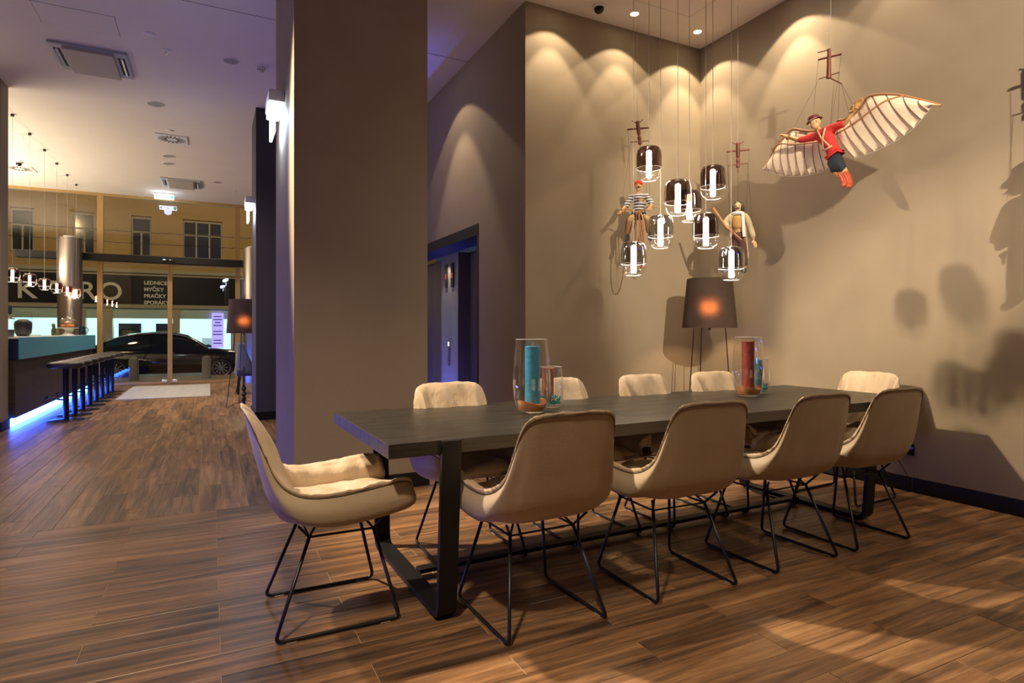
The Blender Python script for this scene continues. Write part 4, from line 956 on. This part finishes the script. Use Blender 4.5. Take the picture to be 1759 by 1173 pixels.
M['stoolpad'] = mat('black_leather', (.030, .026, .024), .38, bump=.15, bscale=90)
M['stoolm'] = mat('black_steel_satin', (.02, .02, .024), .32, metal=.7)
def make_stool():
    o = thing('bar_stool', (0, 0, 0), 'x', 'stool', 'bar stools along the counter')
    MB().lathe([(0, .018), (.03, .018), (.20, .010), (.215, .004), (.215, .0005), (0, .0005)], 32, cap=False).build('base_plate', M['stoolm'], o, smooth=True)
    MB().tube([(0, 0, .012), (0, 0, .70)], .034, 16).build('post', M['stoolm'], o, smooth=True)
    rows = []
    for i in range(9):
        t = i/8; z = .695 + .075*t; s = math.sqrt(max(0, 1-(abs(2*t-1))**3))*.12 + .88
        rows.append([((.205*s)*math.copysign(abs(math.cos(a))**.75, math.cos(a)), (.175*s)*math.copysign(abs(math.sin(a))**.75, math.sin(a)), z) for a in [2*math.pi*k/32 for k in range(33)]])
    rows.insert(0, [(0, 0, .695)]*33); rows.append([(p[0]*.55, p[1]*.55, .782) for p in rows[-1]]); rows.append([(0, 0, .784)]*33)
    MB().grid(rows).build('seat', M['stoolpad'], o, smooth=True)
    fp = [(0, 0, .27), (-.09, 0, .285), (-.19, 0, .32)]
    MB().tube(smooth_path(fp, 10), .012, 8).tube([(-.19, -.16, .32), (-.19, .16, .32)], .012, 8).build('footrest', M['stoolm'], o, smooth='all')
    return o
st0 = make_stool()
ordn = ['nearest the camera', 'second from the camera', 'third from the camera', 'fourth from the camera', 'fifth from the camera', 'third from the glass front', 'second from the glass front', 'closest to the glass front']
for i, y in enumerate((9.78, 10.36, 10.95, 11.56, 12.17, 12.77, 13.38, 13.97)):
    s_ = st0 if i == 0 else dup(st0); s_.location = (-1.71, y, 0); s_['label'] = 'black bar stool on round base, %s in the row' % ordn[i]

# pendants over the bar with swagged cables
for i, y in enumerate((10.42, 11.30, 12.20, 13.08, 13.95, 14.80)):
    h = .19; o = thing('bar_pendant', (-2.42, y, 1.855), '%s small red-brown glass pendant over the bar, counted from the camera' % ('first', 'second', 'third', 'fourth', 'fifth', 'sixth')[i], 'lamp', 'glass pendants over the bar')
    pendant_parts(o, .165, h, M['redglass'], 1.855+h, CEIL)
    MB().tube(smooth_path([(0, 0, CEIL-1.855-.004), (-.08, -.25, CEIL-1.855-.10), (-.12, -.55, CEIL-1.855-.10), (-.10, -.86, CEIL-1.855-.03)], 18), .0018, 5).build('cable_swag', M['cable'], o)
    MB().lathe([(.022, 0), (.022, -.03), (0, -.03)], 12, cap=False).build('ceiling_hook', M['blackp'], o, loc=(0, 0, CEIL-1.855))

# things standing on the bar
BT = 1.1055
o = thing('cake_stand', (-2.42, 14.0, BT), 'white pedestal cake stand with glass dome at the far bar end', 'cake stand')
MB().lathe([(0, 0), (.10, 0), (.095, .01), (.05, .05), (.042, .09), (.07, .125), (.17, .135), (.175, .145), (0, .145)], 32, cap=False).build('stand', M['white'], o, smooth=True)
MB().lathe([(.150, .146), (.150, .22), (.135, .28), (.09, .32), (.015, .335)], 32, cap=False).build('dome', M['glass'], o, smooth='all'); MB().ball((0, 0, .345), .016).build('dome_knob', M['glassrim'], o, smooth='all')
M['bun'] = mat('orange_bun', (.55, .19, .05), .6, var=.25, scale=20, bump=.3, bscale=60)
for k, (dx, dy, dz, lab) in enumerate(((.04, -.09, 0, 'orange bun at the near side of the cake stand'), (.05, .03, 0, 'orange bun in the middle of the cake stand'), (-.06, .0, 0, 'orange bun at the back of the cake stand'), (.0, -.03, .055, 'orange bun on top of the pile under the dome'))):
    tag(MB().ball((-2.42+dx, 14.0+dy, BT+.178+dz), (.052, .052, .032), 14, 8).build('bun', M['bun'], smooth='all'), lab, 'bun', 'buns under the glass dome')
o = thing('filled_vase', (-2.42, 10.95, BT), 'tall glass vase half filled with dark stuff on the bar', 'vase')
MB().lathe([(0, 0.001), (.07, .001), (.10, .05), (.108, .18), (.10, .36)], 28, cap=False).build('glass_wall', M['glass'], o, smooth='all')
MB().lathe([(0, .004), (.066, .004), (.096, .05), (.104, .16), (.10, .21), (.05, .25), (0, .22)], 24, cap=False).build('dark_filling', mat('coffee_beans', (.005, .006, .010), .5, bump=.8, bscale=120), o, smooth='all')
o = thing('menu_stand', (-2.45, 14.45, BT), 'upright card holder with little picture cards on the bar', 'card holder')
MB().obox((0, 0, 0), (0, .10, .50), .02, .006).obox((0, -.06, 0.004), (0, .08, .004), .08, .006).build('stand', M['chrome'], o)
for k, (z, c) in enumerate(((.20, (.35, .10, .10)), (.29, (.25, .20, .12)), (.39, (.30, .26, .16)))):
    MB().cbox(.012, .018, z*.2+.01, z*.2+.11, z, z+.075, .002).build('card', mat('card', c, .5, var=.5, scale=30), o)
for k, (dx, dz) in enumerate(((0, 0), (.03, .06), (-.02, .12), (.02, .18))):
    p = tag(MB().ball((-2.50+dx, 14.62+.02*k, BT+.042+dz), .040, 14, 9).build('apple', mat('green_apple', (.28, .42, .05), .35, var=.2, scale=12), smooth='all'), ('lowest', 'second lowest', 'second highest', 'topmost')[k] + ' green apple in the pile behind the cake stand', 'apple', 'green apples on the bar')
o = thing('jug', (-2.30, 14.68, BT), 'dark blue jug with handle at the far end of the bar', 'jug')
MB().lathe([(0, .001), (.055, .001), (.06, .03), (.05, .13), (.045, .16), (.05, .17)], 20, cap=False).build('body', M['darkblue'], o, smooth=True)
MB().tube(smooth_path([(.05, .0, .15), (.09, .02, .13), (.09, .02, .07), (.055, .0, .04)], 12), .007, 8).build('handle', M['darkblue'], o, smooth='all')
o = thing('coffee_machine', (-2.50, 9.95, BT), 'dark espresso machine at the near end of the bar', 'machine')
MB().cbox(-.2, .16, -.22, .22, .0, .10, .01).build('base', M['blackp'], o); MB().cbox(-.2, -.02, -.22, .22, .10, .40, .02).build('back_housing', M['blackp'], o)
MB().cbox(-.2, .14, -.22, .22, .30, .43, .025).build('top_housing', mat('gloss_dark', (.01, .015, .02), .15), o)
for s_ in (-1, 1): MB().lathe([(.022, .30), (.026, .26), (.026, .235), (.012, .215)], 14, (.07, s_*.09, 0)).build('brew_group', M['chrome'], o, smooth=True); MB().tube([(.08, s_*.09, .25), (.19, s_*.09, .245)], .011, 8).build('lever', M['chrome'], o)
o = thing('watering_can', (-2.5, 13.4, BT), 'small olive jug with long spout before the cake stand', 'jug')
MB().lathe([(0, 0), (.06, 0), (.062, .1), (.05, .13)], 18, cap=False).build('body', mat('olive', (.10, .11, .05), .5), o, smooth=True); MB().tube([(.0, -.05, .05), (.0, -.16, .20)], [.02, .028], 8).build('spout', mat('olive_dark', (.05, .05, .02), .5), o)

# door mat
o = tag(MB().cbox(-1.46, 0, 12.22, 14.98, .0005, .012, .003).build('door_mat', mat('pale_grey_mat', (.44, .43, .41), .95, var=.16, scale=9, bump=.5, bscale=300)), 'pale grey rectangular mat lying before the sliding doors', 'mat')

# ------------------------------------------------------------------ glass front
gy = YF
def pane_window(name, x0, x1, z0, z1, fr=.05):
    o = struct(name, MB().box(x0, x0+fr, gy-.05, gy+.05, z0, z1).box(x1-fr, x1, gy-.05, gy+.05, z0, z1).box(x0+fr, x1-fr, gy-.05, gy+.05, z0, z0+fr).box(x0+fr, x1-fr, gy-.05, gy+.05, z1-fr, z1), M['bronze'])
    MB().add([(x0+fr, gy, z0+fr), (x1-fr, gy, z0+fr), (x1-fr, gy, z1-fr), (x0+fr, gy, z1-fr)], [(0, 1, 2, 3)]).build('pane', M['pane'], o)
    return o
pane_window('window_1', -5.25, -2.115, 0, CEIL, .055)
pane_window('window_2', -2.115, .57, 2.70, CEIL-.003, .055)
pane_window('window_3', .57, 2.53, 0, CEIL, .055)
for i, (x0, x1) in enumerate(((-2.115, -.811), (-.809, .57))):
    o = pane_window('door_%d' % (i+1), x0, x1, .012, 2.70, .045)
    MB().cbox(x1-.15 if i == 0 else x0+.05, x1-.05 if i == 0 else x0+.15, gy-.07, gy-.05, .03, .10, .004).build('floor_lock', M['chrome'], o)
bm_ = thing('door_beam', (-1.4, 15.28, 2.75), 'black horizontal beam across the glass front above the doors', 'beam')
MB().cbox(-2.1, 2.12, -.06, .2, -.07, .07, .004).build('beam', M['beam'], bm_)
MB().cbox(.45, .72, -.075, -.058, -.03, .03, .004).build('door_sensor', M['blackp'], bm_)
MB().box(.47, .52, -.077, -.074, -.005, .01).box(.60, .62, -.077, -.074, -.004, .006).build('sensor_lights', emis('sensor', (.8, .85, 1), 1.2), bm_)
for x, r_, lab in ((-2.56, .21, 'tall polished steel column at the far end of the bar'), (.87, .20, 'polished steel column beside the sliding doors, half behind the pillar')):
    o = thing('steel_column', (x, 15.02, 0), lab, 'column', 'steel columns of the glass front')
    MB().lathe([(r_, 0.0), (r_, 3.08)], 40).build('shaft', M['steel'], o, smooth=True)
    MB().lathe([(r_*.55, 3.08), (r_*.55, 3.12), (0, 3.12)], 24, cap=False).build('cap', M['white'], o, smooth=True)

# ------------------------------------------------------------------ street and the building opposite
GZ = -.27
struct('pavement', MB().box(-25, 20, gy+.11, 19.6, GZ-.2, -.10), mat('paving', (.20, .18, .15), .7, var=.2, scale=4, bump=.2, bscale=20))
struct('road', MB().box(-30, 25, 19.6, 31.5, GZ-.3, GZ), mat('asphalt', (.05, .05, .05), .5, var=.2, scale=8, bump=.3, bscale=60))
struct('far_pavement', MB().box(-30, 25, 31.5, 35, GZ-.2, GZ+.10), mat('paving_far', (.22, .20, .17), .7, var=.2, scale=4))
M['ochrewall'] = mat('ochre_plaster', (.52, .36, .14), .9, var=.08, scale=.8, world=True)
M['stone'] = mat('pale_stone', (.50, .46, .36), .8); M['fascia'] = mat('black_fascia', (.010, .010, .011), .25); M['letter'] = mat('cream_letter', (.62, .57, .42), .6, emit=(.62, .57, .42), es=.06)
M['winframe'] = mat('cream_frame', (.48, .46, .34), .7); M['darkpane'] = mat('dark_window', (.03, .035, .035), .12)
M['shoplight'] = emis('shop_light', (.48, 1.0, .94), 1.0); M['shopwall'] = mat('shop_wall', (.55, .75, .70), .7)
BY = 34.0
bd = thing('building', (-3.5, BY, 0), 'ochre building across the street with lit shop front', 'building')
def bx(x0, x1, y0, y1, z0, z1): return (x0+3.5, x1+3.5, y0-BY, y1-BY, z0, z1)
MB().box(*bx(-16, 12, BY+.25, BY+.6, 4.3, 9.0)).box(*bx(-16, 12, BY, BY+.6, 6.75, 9.0)).box(*bx(-16, 12, BY, BY+.6, 3.95, 4.75)).build('wall', M['ochrewall'], bd)
wins = [(-10.4, -9.5), (-8.0, -7.13), (-5.69, -4.84), (-3.4, -2.57), (-1.22, .55), (2.9, 3.8)]
xs = [-16] + [v for w_ in wins for v in w_] + [12]
for i in range(0, len(xs), 2): MB().box(*bx(xs[i], xs[i+1], BY, BY+.6, 4.75, 6.75)).build('wall_pier', M['ochrewall'], bd)
for (a, c) in wins:
    f = MB().box(*bx(a, c, BY+.12, BY+.2, 4.80, 4.87)).box(*bx(a, c, BY+.12, BY+.2, 6.62, 6.70)).box(*bx(a, a+.07, BY+.12, BY+.2, 4.87, 6.62)).box(*bx(c-.07, c, BY+.12, BY+.2, 4.87, 6.62)).box(*bx(a+.07, c-.07, BY+.12, BY+.2, 5.95, 6.03))
    nm = 2 if c-a < 1.2 else 3
    for k in range(1, nm): xm = a+(c-a)*k/nm; f.box(*bx(xm-.035, xm+.035, BY+.12, BY+.2, 4.87, 5.95 if nm == 2 else 6.62))
    fo = f.build('window_frame', M['winframe'], bd)
    MB().box(*bx(a+.06, c-.06, BY+.155, BY+.165, 4.86, 5.96)).build('pane', M['darkpane'], fo); MB().box(*bx(a+.06, c-.06, BY+.155, BY+.165, 6.02, 6.63)).build('pane', M['darkpane'], fo)
MB().box(*bx(-16, 12, BY-.22, BY, 3.98, 4.16)).box(*bx(-16, 12, BY-.10, BY, 3.84, 3.98)).build('cornice', M['stone'], bd)
MB().box(*bx(-9.5, 1.25, BY-.12, BY+.1, 2.48, 3.86)).build('sign_fascia', M['fascia'], bd)
MB().box(*bx(-16, 12, BY-.10, BY+.2, 2.30, 2.48)).build('lintel', M['stone'], bd)
for ch, x in (('K', -7.36), ('T', -6.17), ('R', -5.12), ('O', -4.20)):
    me = text_mesh(ch, 1.16, .02, bold=.012); me.materials.append(M['letter']); link('letter', me, bd, (x+3.5, -.15, 2.68), (R(90), 0, 0))
for k, t in enumerate(('LEDNICE', 'MY\u010cKY', 'PRA\u010cKY', 'SPOR\u00c1KY')):
    me = text_mesh(t, .245, .01, 'LEFT', .008); me.materials.append(M['letter']); link('sign_text', me, bd, (-2.86+3.5, -.14, 3.44-k*.318), (R(90), 0, 0))
# shop front: piers, lit back wall, glass
for x0, x1 in ((-16, -9.0), (-5.75, -5.2), (-4.6, -4.15), (-1.65, -1.35), (1.0, 2.2)):
    MB().box(*bx(x0, x1, BY-.05, BY+.5, GZ, 2.32)).build('pier', M['stone'], bd)
MB().box(*bx(-9.0, 1.0, BY+2.2, BY+2.3, GZ, 1.85)).build('lit_shop_wall', M['shoplight'], bd)
MB().box(*bx(-9.0, 1.0, BY+.02, BY+2.3, 2.0, 2.3)).box(*bx(-9.0, 1.0, BY+.02, BY+.10, 1.80, 2.0)).build('shop_ceiling', M['shopwall'], bd)
MB().box(*bx(-9.0, 1.0, BY+.05, BY+2.2, GZ, GZ+.12)).build('shop_floor', M['shopwall'], bd)
light('AREA', 'shop_lamps', (0, 1.0, 1.95), 120, (.75, 1.0, .97), (0, 1.0, 0), size=9.0, sy=1.2, parent=bd)
M['kiosk'] = mat('dark_kiosk', (.02, .022, .045), .3); M['kioskin'] = mat('kiosk_inside', (.12, .12, .08), .5, var=.4, scale=5); M['appl'] = mat('white_goods', (.6, .68, .68), .4)
for x0, x1, lab in ((-3.98, -3.05, 'dark blue display cabinet in the shop window behind the car roof'), (-2.42, -1.62, 'dark blue display cabinet beside the central door post, across the street')):
    o = thing('display_cabinet', ((x0+x1)/2, BY+.9, GZ+.12), lab, 'cabinet'); h_w = (x1-x0)/2
    MB().cbox(-h_w, h_w, -.28, .28, 1.45, 1.72, .02).cbox(-h_w, -h_w+.12, -.28, .28, 0, 1.45, .01).cbox(h_w-.2, h_w, -.28, .28, 0, 1.45, .01).build('casing', M['kiosk'], o)
    MB().box(-h_w+.12, h_w-.2, -.15, .2, .2, 1.45).build('glazed_front', M['kioskin'], o); MB().box(-h_w+.12, h_w-.2, -.2, .2, 0, .2).build('plinth', M['kiosk'], o)
for k, (x, w_, h_, lab) in enumerate(((-8.3, .7, .9, 'leftmost white appliance in the lit shop window'), (-7.4, .65, 1.2, 'tall white appliance in the shop window behind the bar'), (-6.3, .7, .85, 'white appliance under the round green sticker'), (-.85, .7, .75, 'white appliance in the right shop window'), (-.1, .6, 1.0, 'white appliance next to the violet poster'))):
    o = thing('appliance', (x, BY+1.4, GZ+.12), lab, 'appliance', 'white goods in the shop')
    MB().cbox(-w_/2, w_/2, -.3, .3, 0, h_, .02).build('casing', M['appl'], o); MB().lathe([(.2, 0), (.2, .01), (.16, .02), (0, .02)], 20, cap=False).build('round_door', M['darkpane'], o, loc=(0, -.3, h_*.45), rot=(R(90), 0, 0))
MB().lathe([(0, 0), (.26, 0), (.26, .01), (0, .01)], 28, cap=False).build('round_sticker', mat('green_sticker', (.03, .22, .12), .5, var=.5, scale=6), bd, loc=(-5.98+3.5+.0, .0, 1.66), rot=(R(90), 0, 0))
o = thing('poster', (.33, BY-.12, .35), 'violet illuminated price poster on the shop front', 'poster')
MB().box(-.27, .27, -.02, .02, 0, 1.75).build('panel', emis('violet_panel', (.36, .30, .95), .9), o)
b = MB()
for k, wd in enumerate((.18, .2, .12, .2, .0, .2, .22, .0, .18, .2)):
    if wd: b.box(-wd, wd, -.024, -.021, 1.55-k*.15, 1.60-k*.15)
b.build('print_lines', mat('violet_ink', (.08, .05, .35), .6), o)
# stretched wires before the facade
for z in (5.05, 4.55): tag(MB().tube([(-14, 30.5, z+.55), (-3.5, 30.5, z+.42), (8, 30.5, z+.5)], .012, 5).build('street_wire', M['blackp']), '%s dark wire strung along the street before the ochre facade' % ('upper' if z > 5 else 'lower'), 'wire')
# bollards
for x, lab in ((-1.78, 'stone bollard on the pavement left of the door post'), (-.09, 'stone bollard on the pavement right, beside the front wheel of the car')):
    tag(MB().lathe([(.115, 0), (.115, .53), (.10, .58), (.05, .61), (0, .615)], 24).build('bollard', mat('bollard_stone', (.30, .27, .19), .7, var=.1, scale=8), loc=(x, 18.4, -.10), smooth=True), lab, 'bollard')
# parked black car
car = thing('car', (-1.15, 21.3, GZ), 'black saloon car parked outside the glass doors', 'car')
M['paint'] = mat('black_paint_car', (.008, .008, .009), .12, coat=1.0); M['carglass'] = mat('car_glass', (.015, .022, .026), .05, spec=.8); M['tyre'] = mat('tyre', (.012, .012, .012), .8); M['alloy'] = mat('alloy', (.55, .55, .56), .3, metal=.9); M['lampglass'] = mat('headlamp', (.7, .72, .75), .1, emit=(1, 1, 1), es=.4)
XS = [-2.45, -2.40, -2.2, -1.7, -1.1, -.5, .2, .8, 1.3, 1.8, 2.15, 2.33, 2.38]
top = [.62, .86, .98, 1.0, .95, .95, .93, .92, .90, .84, .74, .60, .48]; hw = [.62, .76, .84, .90, .92, .92, .92, .92, .91, .88, .82, .70, .60]; bot = [.40, .30, .24, .20, .20, .20, .20, .20, .20, .20, .22, .26, .32]
rows = []
for x, t, h, z0 in zip(XS, top, hw, bot):
    sec = [(-h*.88, z0), (-h, z0+.10), (-h*1.0, .5*(z0+t)), (-h*.97, t-.13), (-h*.88, t-.02), (-h*.4, t+.02), (h*.4, t+.02), (h*.88, t-.02), (h*.97, t-.13), (h, .5*(z0+t)), (h, z0+.1), (h*.88, z0), (-h*.88, z0)]
    rows.append([(x, y, z) for y, z in sec])
MB().grid(rows).add(rows[0][:-1], [tuple(range(12))]).add(rows[-1][:-1], [tuple(range(12))]).build('bodywork', M['paint'], car, smooth='all')
XC = [-1.95, -1.55, -1.0, -.4, .2, .55, 1.05]; tc = [.97, 1.18, 1.36, 1.42, 1.40, 1.32, .94]; wc_ = [.76, .70, .64, .62, .62, .64, .78]
rows = [[(x, -.80, .88), (x, -h, t-.05), (x, -h*.85, t), (x, h*.85, t), (x, h, t-.05), (x, .80, .88)] for x, t, h in zip(XC, tc, wc_)]
MB().grid(rows).build('glasshouse', M['carglass'], car, smooth='all')
MB().grid([[(x, -h*.96, t+.004), (x, -h*.5, t+.016), (x, 0, t+.02), (x, h*.5, t+.016), (x, h*.96, t+.004)] for x, t, h in zip(XC[1:6], tc[1:6], wc_[1:6])]).build('roof', M['paint'], car, smooth='all')
for s_ in (-1, 1):
    MB().tube(smooth_path([(-1.95, s_*.79, .94), (-1.5, s_*.735, 1.17), (-1.0, s_*.675, 1.33), (-.4, s_*.655, 1.385), (.2, s_*.655, 1.365), (.6, s_*.69, 1.25), (1.08, s_*.81, .93)], 30), .018, 6).build('window_trim', M['chrome'], car, smooth='all')
    MB().obox((-.45, s_*.80, .90), (-.40, s_*.655, 1.37), .03, .06).build('door_post', M['paint'], car)
    MB().obox((.05, s_*.935, .80), (.22, s_*.935, .80), .02, .025).build('door_handle', M['chrome'], car); MB().obox((-1.0, s_*.935, .82), (-.83, s_*.935, .82), .02, .025).build('door_handle', M['chrome'], car)
    MB().ball((.78, s_*.97, 1.0), (.07, .11, .07)).build('wing_mirror', M['paint'], car, smooth='all')
    MB().ball((2.16, s_*.66, .62), (.16, .17, .07)).build('headlamp', M['lampglass'], car, smooth='all')
    for x in (-1.28, 1.45):
        wl_ = MB().lathe([(.20, -.10), (.31, -.10), (.335, -.06), (.335, .06), (.31, .10), (.20, .10)], 32, cap=False).build('wheel', M['tyre'], car, loc=(x, s_*.83, .335), rot=(R(90), 0, 0), smooth=True)
        rb = MB().lathe([(.215, .06), (.235, .10), (.25, .105), (.25, .09)], 32, cap=False) if s_ < 0 else MB().lathe([(.215, -.06), (.235, -.10), (.25, -.105), (.25, -.09)], 32, cap=False)
        zf = .085 if s_ < 0 else -.085
        for k in range(10): a = 2*math.pi*k/10; rb.obox((.03*math.cos(a), .03*math.sin(a), zf), (.235*math.cos(a+.08), .235*math.sin(a+.08), zf), .028, .02)
        rb.lathe([(0, zf-.015), (.05, zf-.015), (.05, zf+.015), (0, zf+.015)], 14, cap=False).build('rim', M['alloy'], wl_, smooth=True)
        MB().lathe([(0, 0), (.22, 0)], 20, cap=False).build('brake_disc', M['blackp'], wl_)
